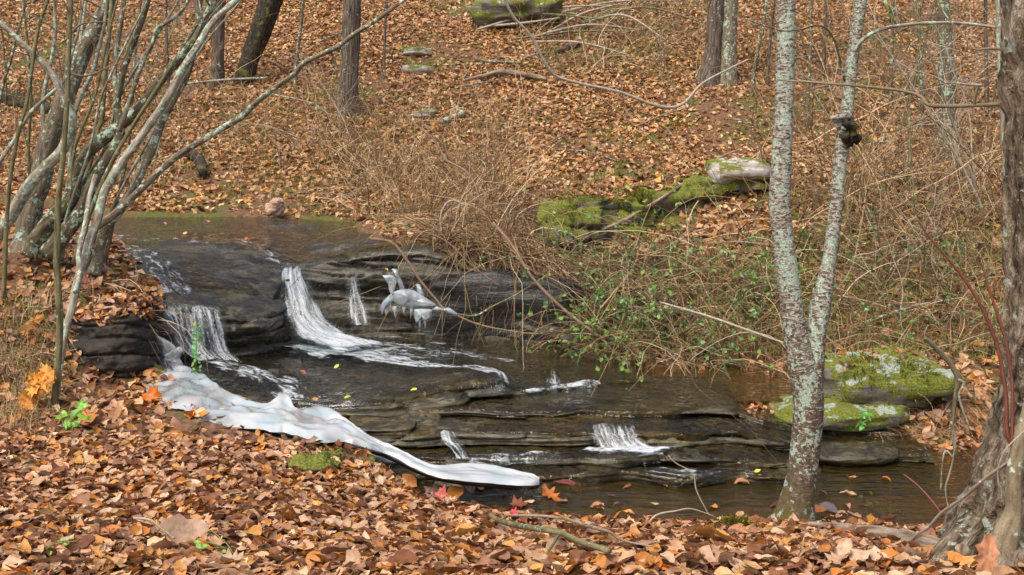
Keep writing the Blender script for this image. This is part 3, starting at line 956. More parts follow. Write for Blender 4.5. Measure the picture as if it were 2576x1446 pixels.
def pts(*a): return [P(*c) for c in a]
flow("waterfall", "bright white waterfall pouring down the middle of the ledge",
     pts((708, 670, 10.95), (692, 700, 10.70), (694, 745, 10.46), (704, 800, 10.33), (730, 848, 10.15), (770, 878, 9.95), (850, 898, 9.7)),
     pts((772, 670, 10.98), (782, 700, 10.83), (802, 745, 10.66), (828, 800, 10.47), (866, 832, 10.35), (925, 850, 10.22), (1000, 872, 10.0)), M['foam_fall'], .06, 1, strength=(.98, 1.08, 1.05, 1.05, 1.12, 1.25, 1.2), layers=2, edge=.28)
flow("cascade", "glassy white cascade beside the ice at the left of the ledge",
     pts((402, 766, 9.36), (408, 800, 9.22), (425, 850, 9.18), (450, 890, 9.15), (480, 915, 9.1)),
     pts((560, 772, 9.45), (568, 800, 9.40), (578, 850, 9.38), (590, 890, 9.35), (615, 915, 9.3)), M['foam_fall'], .05, 2, strength=(.96, 1.02, .99, 1.0, 1.1), layers=1, edge=.12)
flow("thin_fall", "thin broken veil of water right of the main waterfall",
     pts((868, 690, 10.75), (866, 740, 10.68), (868, 790, 10.6), (872, 825, 10.5)),
     pts((905, 690, 10.78), (915, 740, 10.7), (930, 790, 10.62), (945, 828, 10.5)), M['foam_fall'], .03, 3, strength=(.85, .95, .95, 1.0), layers=1, edge=.3)

def water_top(Gd, g, k, lift):
    W = Gd.copy()
    W[..., 2] = np.maximum(W[..., 2], smoothz(g, k)[..., 2] + lift)
    return W
W1 = water_top(G1, g1, 8, .014); W2 = water_top(G2, g2, 8, .016); W3 = water_top(G3, g3, 5, .018)
def drape(name, label, W, path, widths, strength, mat, seed, lift=.012, edge=.8):
    """a run of white water that clings to the rock it flows over"""
    p = np.array([P(*c) for c in path])
    c = catmull(np.hstack([p, np.array(widths, float)[:, None], np.array(strength, float)[:, None]]), 12)
    al = np.concatenate([[0], np.cumsum(np.linalg.norm(np.diff(c[:, :3], axis=0), axis=1))])
    tg = nrm(np.gradient(c[:, :2], axis=0))
    pt = W.reshape(-1, 3)
    n = len(pt); idx = np.zeros(n, int); best = np.full(n, 1e9)
    sc = np.array([1, 1, .6])
    for i in range(len(c)):
        d = (((pt - c[i, :3]) * sc) ** 2).sum(1)
        m_ = d < best
        best[m_] = d[m_]; idx[m_] = i
    dl = pt[:, :2] - c[idx, :2]
    lat = tg[idx, 0] * dl[:, 1] - tg[idx, 1] * dl[:, 0]
    along = al[idx] + (tg[idx] * dl).sum(1)
    wv = c[idx, 3]
    ok = (np.sqrt(best) < wv * 1.25)
    F = grid_faces(*W.shape[:2])
    F = F[ok[F].all(1)]
    used = np.unique(F)
    remap = np.full(n, -1); remap[used] = np.arange(len(used))
    q = np.stack([lat, along, np.zeros(n)], -1)[used]
    f = 1 - np.sqrt(best[used]) / (wv[used] * 1.2) + .55 * fbm(q * np.array([7, 3.5, 1]) + seed * 3.3, seed, 3)
    aa = np.clip(along[used] / al[-1], -.1, 1.1)
    st = smooth(f, 0, edge) * c[idx[used], 4] * (.35 + .65 * smooth(np.minimum(aa + .06, 1.06 - aa), 0, .14))
    N = grid_normals(W).reshape(-1, 3)
    N = np.where(N[:, 2:3] < 0, -N, N)[used]
    V = pt[used] + N * (lift + .016 * np.clip(st, 0, 1) * (1 + fbm(q * np.array([16, 6, 1]), seed + 3, 2)))[:, None]
    fl = np.stack([q[:, 0] + seed * 1.7, q[:, 1] + seed * .9, st], -1)
    base = V.mean(0); base[2] = V[:, 2].min()
    return solid(name, label, "white water", base, V, [remap[F]], mat, {'flow': ('FLOAT_VECTOR', fl)})
FR = M['foam_run']
drape("runout", "white foaming run below the main waterfall curving to the shelf edge", W2,
      [(760, 862, 10.35), (850, 880, 10.0), (960, 905, 9.6), (1040, 925, 9.3), (1120, 938, 9.12), (1190, 942, 9.0), (1240, 958, 8.8), (1268, 1000, 8.58)],
      (.36, .42, .38, .27, .22, .2, .22, .22), (1.2, 1.22, 1.18, 1.12, 1.1, 1.1, 1.12, 1.05), FR, 4)
drape("froth", "broad froth fanning out at the foot of the main waterfall", W2, [(730, 864, 10.4), (830, 872, 10.15), (930, 884, 9.9), (1040, 902, 9.6), (1140, 915, 9.4)], (.36, .46, .46, .34, .2), (1.0, 1.03, 1.0, .95, .85), FR, 24, .018)
drape("riffle", "broken white riffle on the shelf under the ice figure", W2, [(890, 850, 10.5), (1000, 868, 10.15), (1120, 888, 9.8), (1240, 902, 9.6), (1330, 912, 9.5)], (.22, .26, .24, .2, .15), (1.08, 1.0, .96, .9, .8), FR, 5)
drape("riffle", "thin line of foam at the foot of the dark rock wall", W2, [(950, 836, 10.75), (1030, 846, 10.55), (1090, 862, 10.25), (1180, 868, 10.2)], (.12, .14, .14, .12), (.95, 1.0, .95, .8), FR, 14)
drape("side_run", "white sheet of water sliding left over the shelf towards the ice", W2, [(500, 908, 9.2), (570, 922, 9.15), (630, 945, 8.98), (690, 978, 8.72), (740, 1008, 8.48), (755, 1030, 8.32)], (.22, .28, .3, .3, .26, .2), (1.12, 1.08, 1.04, 1.06, 1.08, 1.0), FR, 6)
drape("side_run", "foam line along the front of the shelf beside the ice", W2, [(700, 1012, 8.42), (790, 1022, 8.35), (880, 1028, 8.3), (950, 1022, 8.35)], (.09, .1, .09, .08), (1.0, .98, .95, .9), FR, 15)
drape("riffle", "foam line below the right end of the rock shelf", W2, [(1285, 1000, 8.6), (1370, 986, 8.75), (1450, 978, 8.86), (1520, 970, 8.96)], (.09, .09, .08, .06), (1.1, 1.08, 1.08, .95), FR, 9)
drape("cascade", "small white cascade near the right end of the rock shelf", W2, [(1385, 940, 9.25), (1388, 960, 8.98), (1392, 984, 8.8)], (.08, .08, .09), (.84, .92, .95), M['foam_fall'], 16)
drape("slide", "film of white water sliding down the left of the ledge", W1, [(300, 625, 11.2), (370, 655, 10.6), (410, 700, 10.05), (440, 740, 9.75), (470, 775, 9.5)], (.28, .32, .28, .26, .26), (.86, .9, .94, .96, .96), FR, 12)
drape("slide", "pale film of water sliding towards the top of the main waterfall", W1, [(560, 610, 11.9), (630, 632, 11.45), (690, 655, 11.15), (742, 680, 10.95)], (.22, .24, .2, .15), (.8, .9, .95, 1.1), FR, 13)
drape("slide", "faint ripples of bright water at the left of the upper stream", W1, [(250, 600, 12.0), (360, 612, 11.6), (470, 618, 11.5), (580, 625, 11.4)], (.22, .24, .22, .2), (.82, .88, .85, .8), FR, 17)
drape("foam_patch", "white foam spreading at the foot of the wide low cascade", W3, [(1462, 1136, 7.72), (1530, 1146, 7.64), (1610, 1144, 7.66), (1690, 1138, 7.7), (1740, 1134, 7.74)], (.09, .12, .13, .1, .07), (1.15, 1.25, 1.3, 1.15, .9), FR, 18)
drape("riffle", "foam lines drifting below the small splashing cascade", W3, [(1170, 1160, 7.56), (1240, 1168, 7.55), (1320, 1166, 7.57), (1420, 1160, 7.62)], (.09, .08, .08, .06), (1.1, 1.0, .95, .85), FR, 19)
drape("riffle", "short line of foam over the step in front of the pool", W3, [(1630, 1200, 7.4), (1720, 1206, 7.36), (1800, 1204, 7.37), (1890, 1198, 7.4)], (.06, .07, .07, .06), (.84, .9, .92, .86), FR, 10)
drape("riffle", "foam streak by the gap in the slabs above the wide cascade", W3, [(1390, 1040, 8.4), (1440, 1046, 8.36), (1500, 1040, 8.42)], (.08, .09, .07), (1.05, 1.1, .95), FR, 11)
flow("cascade", "small splashing cascade in front of the rounded wet rock",
     pts((1096, 1084, 7.9), (1100, 1108, 7.78), (1125, 1130, 7.7), (1140, 1160, 7.52)),
     pts((1150, 1086, 7.92), (1160, 1110, 7.8), (1178, 1133, 7.72), (1190, 1162, 7.54)), M['foam_fall'], .035, 7, strength=(1, 1.05, 1, 1.1), layers=1)
flow("cascade", "wide low curtain cascade left of the birch trunk",
     pts((1452, 1071, 7.98), (1460, 1086, 7.84), (1474, 1110, 7.78), (1478, 1130, 7.72), (1500, 1146, 7.6)),
     pts((1622, 1071, 8.0), (1626, 1086, 7.86), (1628, 1110, 7.8), (1660, 1130, 7.75), (1705, 1140, 7.68)), M['foam_fall'], .035, 8, strength=(.86, .96, .94, 1.1, 1.0), layers=1)

# ------------------------------------------------------------------ ice
def inflate(outline, d, thick, seed=0, n=26, bulge_dir=(0, -1, .25)):
    """a lump of ice with the given outline (u,v) at distance d (number or per-point list): front and back bulge"""
    o = np.array(outline, float)
    dd = np.full(len(o), d, float) if np.isscalar(d) else np.array(d, float)
    w = np.stack([P(a[0], a[1], b) for a, b in zip(o, dd)])
    w = np.vstack([w, w[:1]])
    w = catmull(w, 6, .8)[:-1]
    c = w.mean(0)
    m = len(w)
    bd = nrm(np.array(bulge_dir, float))
    V, rings = [], 7
    for side in (1, -1):
        for k in range(rings):
            s = 1 - k / rings
            h = thick * (1 - s ** 2.2) ** .6 * .5
            p = c + (w - c) * s
            nz = fbm(p * 14 + seed, seed, 3)
            V.append(p + bd * (side * h * (1 + .9 * nz) + thick * .5 * (1 - s * s) * fbm(p * 9 + seed, seed + 4, 2))[:, None])
        V.append((c + bd * side * thick * .5)[None])
    V = np.vstack(V)
    F4, F3 = [], []
    off = rings * m + 1
    for si, base in enumerate((0, off)):
        f = grid_faces(rings, m, True) + base
        j = np.arange(m)
        t3 = np.stack([base + (rings - 1) * m + j, base + (rings - 1) * m + (j + 1) % m, np.full(m, base + rings * m)], -1)
        F4.append(f if si == 0 else f[:, ::-1]); F3.append(t3 if si == 0 else t3[:, ::-1])
    j = np.arange(m)
    return V, [np.vstack(F4), np.vstack(F3)]

# main frozen sheet: upper edge / lower edge and height
up_e = [(368, 978), (410, 935), (455, 915), (500, 935), (535, 965), (580, 1002), (640, 1020), (688, 1024), (714, 1014), (745, 1042), (800, 1032), (850, 1050), (886, 1078), (910, 1096),
        (955, 1112), (1005, 1138), (1060, 1168), (1110, 1178), (1180, 1171), (1240, 1175), (1300, 1188), (1340, 1196), (1356, 1208)]
lo_e = [(368, 990), (400, 1008), (450, 1030), (500, 1050), (540, 1068), (590, 1076), (640, 1080), (690, 1086), (730, 1098), (770, 1106), (820, 1110), (860, 1112), (895, 1122), (925, 1130),
        (965, 1140), (1012, 1162), (1062, 1186), (1115, 1202), (1185, 1212), (1242, 1217), (1300, 1221), (1338, 1221), (1356, 1217)]
zt = np.interp(np.arange(23), [0, 2, 6, 10, 13, 16, 19, 22], [.44, .46, .42, .38, .31, .19, .135, .09])
m_r = 9
rows = []
cu = catmull(np.hstack([np.array(up_e, float), zt[:, None]]), 8, .8)
cl = catmull(np.hstack([np.array(lo_e, float), zt[:, None]]), 8, .8)
nI = len(cu)
top = []
for i in range(nI):
    a = PZ(cu[i, 0], cu[i, 1], cu[i, 2]); b = PZ(cl[i, 0], cl[i, 1], cl[i, 2])
    t = np.linspace(0, 1, 31)[:, None]
    top.append(a * (1 - t) + b * t)
top = np.array(top)                                     # along, across, 3
tt = np.linspace(0, 1, 31)
edge = np.sin(np.pi * tt) ** .45
fat = np.interp(np.arange(nI) / (nI - 1), [0, .1, .4, .55, .65, .8, 1], [.02, .055, .065, .05, .035, .035, .022])
lump = np.exp(-((cu[:, 0] - 712) / 26) ** 2) * .035
_al = np.arange(nI)[:, None] / nI * 9
_nz = noise(np.stack([_al[:, 0], 0 * _al[:, 0], 0 * _al[:, 0]], -1), 41)[:, None]
_nz2 = noise(np.stack([_al[:, 0] * 1.7, 0 * _al[:, 0] + 5, 0 * _al[:, 0]], -1), 42)[:, None]
_t = tt[None]
terr = .75 * np.exp(-((_t - .17 - .07 * _nz) / .10) ** 2) + .45 * smooth(_t, .40 + .12 * _nz2, .56 + .12 * _nz2) * (1 - smooth(_t, .9, 1.0)) + .25
hh = fat[:, None] * (np.minimum(edge[None] * 1.3, 1) * terr) * .75 + .040 * edge[None] * (1 - 2.2 * np.abs(fbm(top * np.array([3.2, 6, 4]), 77, 3)))* np.clip(fat / .08, .2, 1)[:, None] + lump[:, None] * np.exp(-((tt - .25) / .2) ** 2)[None]
_near = np.interp(np.arange(nI) / (nI - 1), [0, .6, .72, 1], [1, 1, .25, .1])[:, None]
_wt = (np.exp(-(tt / .14) ** 2) + .8 * np.exp(-((1 - tt) / .10) ** 2))[None] * _near
_j1 = fbm(top * np.array([6, 6, 0]) + 3, 51, 3); _j2 = fbm(top * np.array([7, 7, 0]) + 11, 53, 3)
_inw = nrm(top[:, -1:] - top[:, :1]) * np.where(tt < .5, 1, -1)[None, :, None]
top = top + _inw * (.13 * _wt * _j1)[..., None] + np.array([1.0, 0, 0]) * (.05 * _wt * _j2)[..., None]
hh = hh + .034 * np.minimum(edge, 1)[None] * _near * fbm(top * np.array([9, 9, 0]), 57, 3)
T = top + np.array([0, 0, 1.0]) * hh[..., None]
Bo = top - np.array([0, 0, 1.0]) * (fat[:, None] * edge[None] * .6)[..., None]
V = np.vstack([T.reshape(-1, 3), Bo.reshape(-1, 3)])
F = [grid_faces(nI, 31), grid_faces(nI, 31)[:, ::-1] + nI * 31]
ice_sheet = solid("ice_sheet", "long milky ice sheet draped over a dark branch along the near bank", "ice", PZ(760, 1100, .3), V, F, M['ice_sheet'],
                  {'clear': ('FLOAT', np.tile((_near * (.8 * np.exp(-((tt[None] - .02) / .10) ** 2) + .30 * smooth(fbm(top * np.array([3, 5, 0]), 61, 2), .05, .4))).ravel(), 2))})

# wet branch carrying the ice
bp = np.array([PZ(u, v, z) for (u, v, z) in ((868, 1118, .33), (900, 1127, .31), (960, 1142, .24), (1010, 1164, .19), (1062, 1188, .14), (1115, 1204, .11), (1185, 1214, .10), (1242, 1219, .09), (1300, 1223, .075), (1340, 1221, .07), (1357, 1214, .072))])
bp = catmull(bp, 6)
V, F, B_ = tube(bp - np.array([0, .012, 0]), np.linspace(.012, .021, len(bp)), 8, .12, 3)
solid("wet_branch", "dark wet branch under the front edge of the ice sheet", "branch", bp[0], V, F, M['wood_wet'])
bp2 = catmull(np.array([PZ(430, 1010, .42), PZ(500, 1052, .40), PZ(560, 1074, .38), PZ(690, 1090, .36), PZ(780, 1112, .34), PZ(880, 1122, .32)]), 6)

for (lb, ol, d, th) in (("icicle fringe with jagged drips hanging from the middle of the wet branch", [(1142, 1204), (1200, 1211), (1208, 1214), (1198, 1222), (1192, 1240), (1178, 1241), (1168, 1226), (1150, 1216)], 7.12, .04),
                        ("short clear icicle cluster near the tip of the wet branch", [(1284, 1221), (1335, 1221), (1328, 1230), (1318, 1242), (1308, 1240), (1302, 1230), (1292, 1230)], 7.1, .035),
                        ("pale ice fan below the bend of the wet branch", [(905, 1133), (960, 1148), (1000, 1166), (960, 1166), (918, 1166), (912, 1150)], 7.35, .05),
                        ("small ice drip beside the mossy rock under the branch", [(865, 1120), (900, 1128), (896, 1142), (880, 1138), (868, 1140), (870, 1130)], 7.32, .04)):
    V, F = inflate(ol, d, th, seed=len(lb))
    solid("icicle_cluster", lb, "icicles", V[V[:, 2].argmax()], V, F, M['ice_clear'])

# ice beside the left cascade
for (lb, ol, d, th, mt) in (("tall clear ice curtain on the left edge of the cascade", [(390, 765), (402, 762), (425, 785), (440, 815), (450, 850), (452, 880), (440, 882), (420, 862), (405, 835), (394, 795)], [9.2] * 10, .09, 'ice_clear'),
                            ("pointed ice lobe hanging on the dark twig below the ice curtain", [(386, 842), (402, 846), (430, 862), (448, 880), (430, 892), (408, 905), (396, 880)], [8.95] * 7, .08, 'ice'),
                            ("rounded grey ice lobe in the middle of the frozen stack", [(388, 898), (420, 888), (450, 872), (462, 880), (452, 900), (460, 918), (440, 938), (410, 942), (388, 928)], [8.9] * 9, .12, 'ice'),
                            ("broad ice hump at the base of the frozen stack", [(372, 985), (390, 955), (430, 935), (480, 935), (510, 955), (540, 985), (500, 1000), (430, 1000)], [8.6, 8.7, 8.8, 8.8, 8.75, 8.6, 8.45, 8.45], .16, 'ice'),
                            ("small clear ice clump on a twig left of the frozen stack", [(350, 875), (365, 852), (372, 845), (384, 858), (382, 880), (375, 895), (360, 890)], [8.8] * 7, .05, 'ice_clear')):
    V, F = inflate(ol, d, th, seed=len(lb))
    solid("ice_formation", lb, "ice", V[V[:, 2].argmin()], V, F, M[mt])

# the ice figure on a twig: one lump with its own wings as parts
fig = thing("ice_figure", "clear ice grown around a hanging twig, like a bird with spread wings", "ice", P(1020, 775, 10.35))
for (nm, ol, d, th) in (("ice_body", [(988, 735), (1010, 727), (1040, 730), (1070, 748), (1098, 768), (1080, 776), (1040, 776), (1008, 772), (990, 758)], 10.35, .16),
                        ("ice_wing", [(984, 738), (990, 750), (984, 762), (966, 782), (960, 792), (958, 770), (964, 756)], 10.32, .07),
                        ("ice_wing", [(1040, 778), (1062, 776), (1084, 778), (1086, 795), (1078, 808), (1066, 810), (1058, 800), (1048, 812), (1042, 800)], 10.3, .08),
                        ("ice_crest", [(960, 692), (985, 692), (996, 702), (992, 722), (986, 740), (978, 730), (976, 716)], 10.4, .07),
                        ("ice_crest", [(985, 676), (998, 678), (1010, 705), (1018, 728), (1006, 728), (1000, 712)], 10.5, .06),
                        ("ice_crest", [(1045, 716), (1056, 716), (1066, 738), (1066, 748), (1052, 740)], 10.42, .05),
                        ("ice_tail", [(1098, 770), (1120, 778), (1118, 784), (1085, 780)], 10.33, .04),
                        ("ice_tail", [(1116, 776), (1130, 774), (1152, 790), (1148, 796), (1125, 788)], 10.33, .05),
                        ("icicle", [(984, 772), (996, 770), (1000, 786), (994, 800), (988, 784)], 10.33, .04),
                        ("icicle", [(966, 778), (974, 774), (976, 784), (971, 794), (967, 786)], 10.32, .03),
                        ("icicle", [(1010, 772), (1022, 772), (1020, 782), (1016, 792), (1012, 782)], 10.34, .03),
                        ("icicle", [(1030, 776), (1038, 777), (1036, 792), (1033, 802), (1031, 790)], 10.33, .025),
                        ("icicle", [(1052, 806), (1058, 806), (1058, 816), (1055, 824), (1053, 816)], 10.3, .02),
                        ("icicle", [(1066, 808), (1072, 808), (1072, 818), (1069, 826), (1067, 816)], 10.3, .02)):
    V, F = inflate(ol, d, th, seed=len(nm) + int(d * 100))
    part(nm, fig, V, F, M['ice_figure'])

# ------------------------------------------------------------------ trees
def ext(pts_, r):
    return pts_, r

def stem(u_v_w, d0, d1=None, lift_top=0.0, seg=12, rough=.10, seed=0, m=7, flute=0.0, base_sink=0.0):
    """stem through (u, v, width) listed from foot to tip; the distance goes from d0 to d1"""
    a = np.array(u_v_w, float)
    d1 = d0 if d1 is None else d1
    t = np.linspace(0, 1, len(a))
    d = d0 * (1 - t) + d1 * t
    p = np.stack([P(x[0], x[1], dd) for x, dd in zip(a, d)])
    r = a[:, 2] * .5 / FP * d
    if base_sink:
        p[0, 2] -= base_sink
    if lift_top:                                       # the stem goes on above the picture
        dr = nrm(p[-1] - p[-2])
        dr = nrm(dr + np.array([0, 0, .35]))
        k = 4
        for i in range(1, k + 1):
            p = np.vstack([p, p[-1] + dr * lift_top / k + np.array([.06 * math.sin(i * 2.1 + seed), .05 * math.cos(i * 1.7 + seed), 0])])
            r = np.append(r, r[len(a) - 1] * (1 - .8 * i / k))
    c = catmull(np.hstack([p, r[:, None]]), m)
    return tube(c[:, :3], np.maximum(c[:, 3], .0012), seg, rough, seed, flute=flute), c

def add_stem(parent, name, *args, mat=None, label=None, **kw):
    (V, F, B_), c = stem(*args, **kw)
    part(name, parent, V, F, mat, {'bark': ('FLOAT_VECTOR', B_)}, label=label)
    return c

def twigs_on(parent, c, n, length, mat, seed, lo=.3, up=.5, name="twig"):
    """a spray of thin side twigs on a stem, joined to one part"""
    rr = np.random.default_rng(seed)
    B = Batch()
    for i in range(n):
        k = int(len(c) * rr.uniform(lo, .97))
        k = min(k, len(c) - 2)
        t = nrm(c[k + 1, :3] - c[k, :3])
        dr = nrm(rr.normal(size=3) * np.array([1, .8, .6]) + t * .5 + np.array([0, 0, up]))
        L = length * rr.uniform(.4, 1.2)
        p = [c[k, :3]]
        for s in range(4):
            dr = nrm(dr + rr.normal(size=3) * .25)
            p.append(p[-1] + dr * L / 4)
        p = catmull(np.array(p), 3)
        r0 = min(c[k, 3] * .5, .010)
        V, F, Bk = tube(p, np.linspace(r0, .0015, len(p)), 4, 0, i)
        B.add(V, F, bark=Bk)
        if rr.random() < .6:
            q = p[len(p) // 2]
            d2 = nrm(dr + rr.normal(size=3) * .7)
            pp = np.stack([q, q + d2 * L * .25, q + d2 * L * .45 + np.array([0, 0, .03])])
            V, F, Bk = tube(pp, [r0 * .5, r0 * .4, .001], 3, 0, i)
            B.add(V, F, bark=Bk)
    V, F, A = B.get()
    o = part(name, parent, V, F, mat, {'bark': ('FLOAT_VECTOR', A['bark'])}, kind='stuff')
    return o

# birch with two stems
DB = 6.62
birch = thing("birch_tree", "twin stemmed birch with pale flaking lichen bark on the near bank", "tree", P(2000, 1300, DB))
c = add_stem(birch, "trunk", [(1990, 1345, 150), (1998, 1310, 112), (2004, 1270, 90), (2016, 1200, 74), (2028, 1100, 72), (2034, 1010, 74), (2022, 930, 74), (2003, 850, 62), (1990, 760, 55), (1975, 640, 53), (1962, 520, 52), (1966, 400, 50), (1972, 260, 48), (1976, 120, 46), (1979, 0, 45), (1984, -260, 46)],
             DB, mat=M['birch'], seg=28, rough=.07, seed=1, lift_top=2.2, m=9, flute=.05)
twigs_on(birch, c, 14, .9, M['twig_pale'], 5, .78)
c2 = add_stem(birch, "trunk", [(2034, 1040, 46), (2046, 940, 52), (2052, 850, 50), (2066, 760, 50), (2084, 660, 36), (2100, 540, 35), (2112, 420, 33), (2122, 340, 36), (2132, 260, 31), (2146, 130, 30), (2166, 0, 28), (2200, -240, 24)],
              DB - .02, DB + .15, mat=M['birch'], seg=24, rough=.09, seed=2, lift_top=1.6, m=9)
twigs_on(birch, c2, 10, .8, M['twig_pale'], 6, .7)
bc = P(2130, 325, DB + .05)
V, F = boulder_mesh((.115, .11, .10), 3, 2.0, .22, 28, 18)
part("burl", birch, V + P(2120, 306, DB + .06), F, M['birch'], {'bark': ('FLOAT_VECTOR', V + 3)})
V, F = boulder_mesh((.085, .09, .14), 4, 2.0, .35, 28, 18)
part("canker", birch, V + P(2136, 330, DB + .02), F, M['bark_black'], {'bark': ('FLOAT_VECTOR', V)}, label="dark rotten canker under the burl")
add_stem(birch, "branch", [(2148, 130, 12), (2172, 98, 10), (2215, 74, 9), (2280, 62, 8.5), (2360, 57, 8), (2440, 60, 7), (2505, 69, 6)], DB + .05, DB - .1, mat=M['bark_pale'], seg=8, seed=4)
add_stem(birch, "branch", [(2125, 205, 6), (2112, 150, 6), (2100, 105, 5.5), (2078, 72, 5.5), (2052, 64, 5), (2010, 74, 4.5), (1960, 76, 3.5), (1880, 48, 3)], DB + .08, DB - .2, mat=M['bark_dim'], seg=7, seed=5)

# dead limb reaching in from the right, in front of the birch
DR = 4.75
limb = thing("dead_limb", "bare horizontal limb reaching from the right across the birch", "branch", P(2575, 258, DR))
add_stem(limb, "branch", [(2790, 235, 17), (2660, 250, 15), (2575, 258, 13), (2470, 264, 11), (2345, 266, 10), (2318, 245, 9), (2280, 230, 8.5), (2180, 218, 7.5), (2060, 208, 6.5), (1955, 201, 5)], DR, DR + .25, mat=M['bark_tan'], seg=10, seed=7)
add_stem(limb, "branch", [(2450, 262, 9), (2453, 240, 8), (2460, 218, 8), (2472, 212, 7)], DR + .03, DR, mat=M['bark_tan'], seg=8, seed=8)
add_stem(limb, "branch", [(2470, 214, 7), (2440, 213, 6), (2395, 208, 4.5), (2362, 212, 3)], DR, DR + .05, mat=M['bark_pale'], seg=7, seed=9)
add_stem(limb, "branch", [(2700, 140, 9), (2575, 132, 8), (2500, 122, 7), (2455, 124, 5), (2440, 110, 4), (2380, 40, 3), (2350, -20, 3)], DR, DR + .2, mat=M['bark_tan'], seg=7, seed=10)

# big old tree at the right edge
big = thing("old_tree", "thick rough barked old tree at the right edge with spreading roots", "tree", P(2640, 1460, 4.55))
pp = np.array([(2650, 1640, .70), (2640, 1500, .57), (2632, 1400, .46), (2624, 1300, .35), (2622, 1200, .265), (2628, 1100, .22), (2636, 1000, .192), (2642, 900, .175), (2646, 700, .155), (2642, 400, .155), (2632, 0, .155), (2626, -400, .15)], float)
path = np.stack([P(a[0], a[1], 4.62) for a in pp])
path = np.vstack([path, path[-1] + np.array([.05, .1, .9]), path[-1] + np.array([-.05, .1, 2.2])])
rad = np.append(pp[:, 2], [.13, .07])
cc = catmull(np.hstack([path, rad[:, None]]), 20)
V, F, B_ = tube(cc[:, :3], cc[:, 3], 104, .16, 11, flute=.14)
# deep bark plates
ax = np.repeat(cc[:, :3], 104, 0)
ax = np.vstack([ax, cc[-1:, :3], cc[:1, :3]])
dirn = nrm(V - ax)
fur = np.abs(noise(np.stack([B_[:, 0] * 17, B_[:, 1] * 17, B_[:, 2] * 4.5], -1), 5)) ** .6
V = V + dirn * (.045 * fur - .02 + .010 * noise(B_ * 50, 8))[:, None]
part("trunk", big, V, F, M['bark_big'], {'bark': ('FLOAT_VECTOR', B_)})
add_stem(big, "root", [(2450, 1330, 95), (2400, 1385, 90), (2345, 1450, 80), (2290, 1530, 60), (2240, 1600, 40)], 4.55, 4.1, mat=M['bark_big'], seg=20, rough=.25, seed=13)
add_stem(big, "root", [(2560, 1360, 110), (2520, 1440, 110), (2490, 1540, 90), (2470, 1640, 60)], 4.42, 3.9, mat=M['bark_big'], seg=20, rough=.25, seed=14)

climb = thing("climbing_stem", "smooth tan stem with a swollen foot leaning on the old tree", "vine", P(2528, 1372, 4.28))
add_stem(climb, "stem", [(2522, 1395, 60), (2530, 1345, 66), (2540, 1315, 56), (2548, 1280, 40), (2548, 1220, 40), (2556, 1160, 40), (2572, 1100, 42), (2592, 1030, 40), (2612, 900, 34), (2630, 600, 30), (2640, 200, 26), (2640, -200, 22)],
         4.28, 4.32, mat=M['bark_tan'], seg=20, rough=.12, seed=15)
gb = thing("leaning_branch", "pale bare branch leaning from the old tree down to the leaves", "branch", P(2267, 1392, 4.75))
cgb = add_stem(gb, "branch", [(2262, 1394, 5), (2300, 1350, 6), (2335, 1326, 7.5), (2368, 1290, 8), (2418, 1254, 8), (2484, 1198, 8), (2545, 1156, 8), (2590, 1110, 8)], 4.75, 4.3, mat=M['wood_dead'], seg=8, seed=16)
add_stem(gb, "twig", [(2385, 1276, 4), (2378, 1230, 5), (2388, 1190, 5), (2398, 1150, 5), (2402, 1100, 5), (2392, 1060, 5)], 4.7, 4.7, mat=M['bark_pale'], seg=6, seed=17)
add_stem(gb, "twig", [(2398, 1150, 4), (2376, 1135, 3.5), (2368, 1190, 3.5), (2366, 1230, 3)], 4.7, 4.7, mat=M['bark_pale'], seg=6, seed=18)
add_stem(gb, "twig", [(2512, 1230, 4), (2510, 1180, 4), (2530, 1130, 4), (2580, 1080, 4)], 4.3, 4.25, mat=M['twig_pale'], seg=6, seed=19)
snag = thing("dead_snag", "crooked dead branch standing in front of the mossy boulder", "branch", P(2405, 1110, 7.6))
add_stem(snag, "branch", [(2402, 1150, 6), (2396, 1060, 8), (2404, 990, 11), (2410, 955, 14), (2390, 915, 14), (2366, 888, 13), (2345, 866, 12), (2325, 849, 11)], 7.7, 7.6, mat=M['bark_tan'], seg=9, seed=20, rough=.2)
add_stem(snag, "twig", [(2410, 955, 8), (2425, 965, 7), (2412, 990, 6), (2418, 1020, 5), (2436, 1070, 4)], 7.6, 7.55, mat=M['bark_pale'], seg=6, seed=21)
add_stem(snag, "twig", [(2325, 850, 5), (2326, 835, 4), (2334, 818, 3)], 7.6, 7.6, mat=M['bark_tan'], seg=6, seed=22)
for k, (lb, q, dd) in enumerate((("taller red brown shoot curving up in front of the old tree", [(2545, 1120, 11), (2532, 1080, 11), (2530, 1000, 10.5), (2515, 900, 10), (2490, 820, 9.5), (2450, 740, 8), (2400, 670, 7), (2340, 600, 5.5), (2310, 555, 4)], 4.35),
                                 ("shorter red brown shoot close beside the old trunk", [(2545, 1125, 10), (2546, 1050, 9.5), (2545, 960, 9), (2530, 860, 8), (2505, 780, 7), (2485, 720, 6), (2470, 660, 4)], 4.33))):
    t = thing("red_shoot", lb, "shoot", P(q[0][0], q[0][1], dd))
    add_stem(t, "stem", q, dd, dd + .1, mat=M['twig_red'], seg=7, seed=23 + k)

_ordinals = 'first second third fourth fifth sixth seventh eighth ninth tenth eleventh'.split()
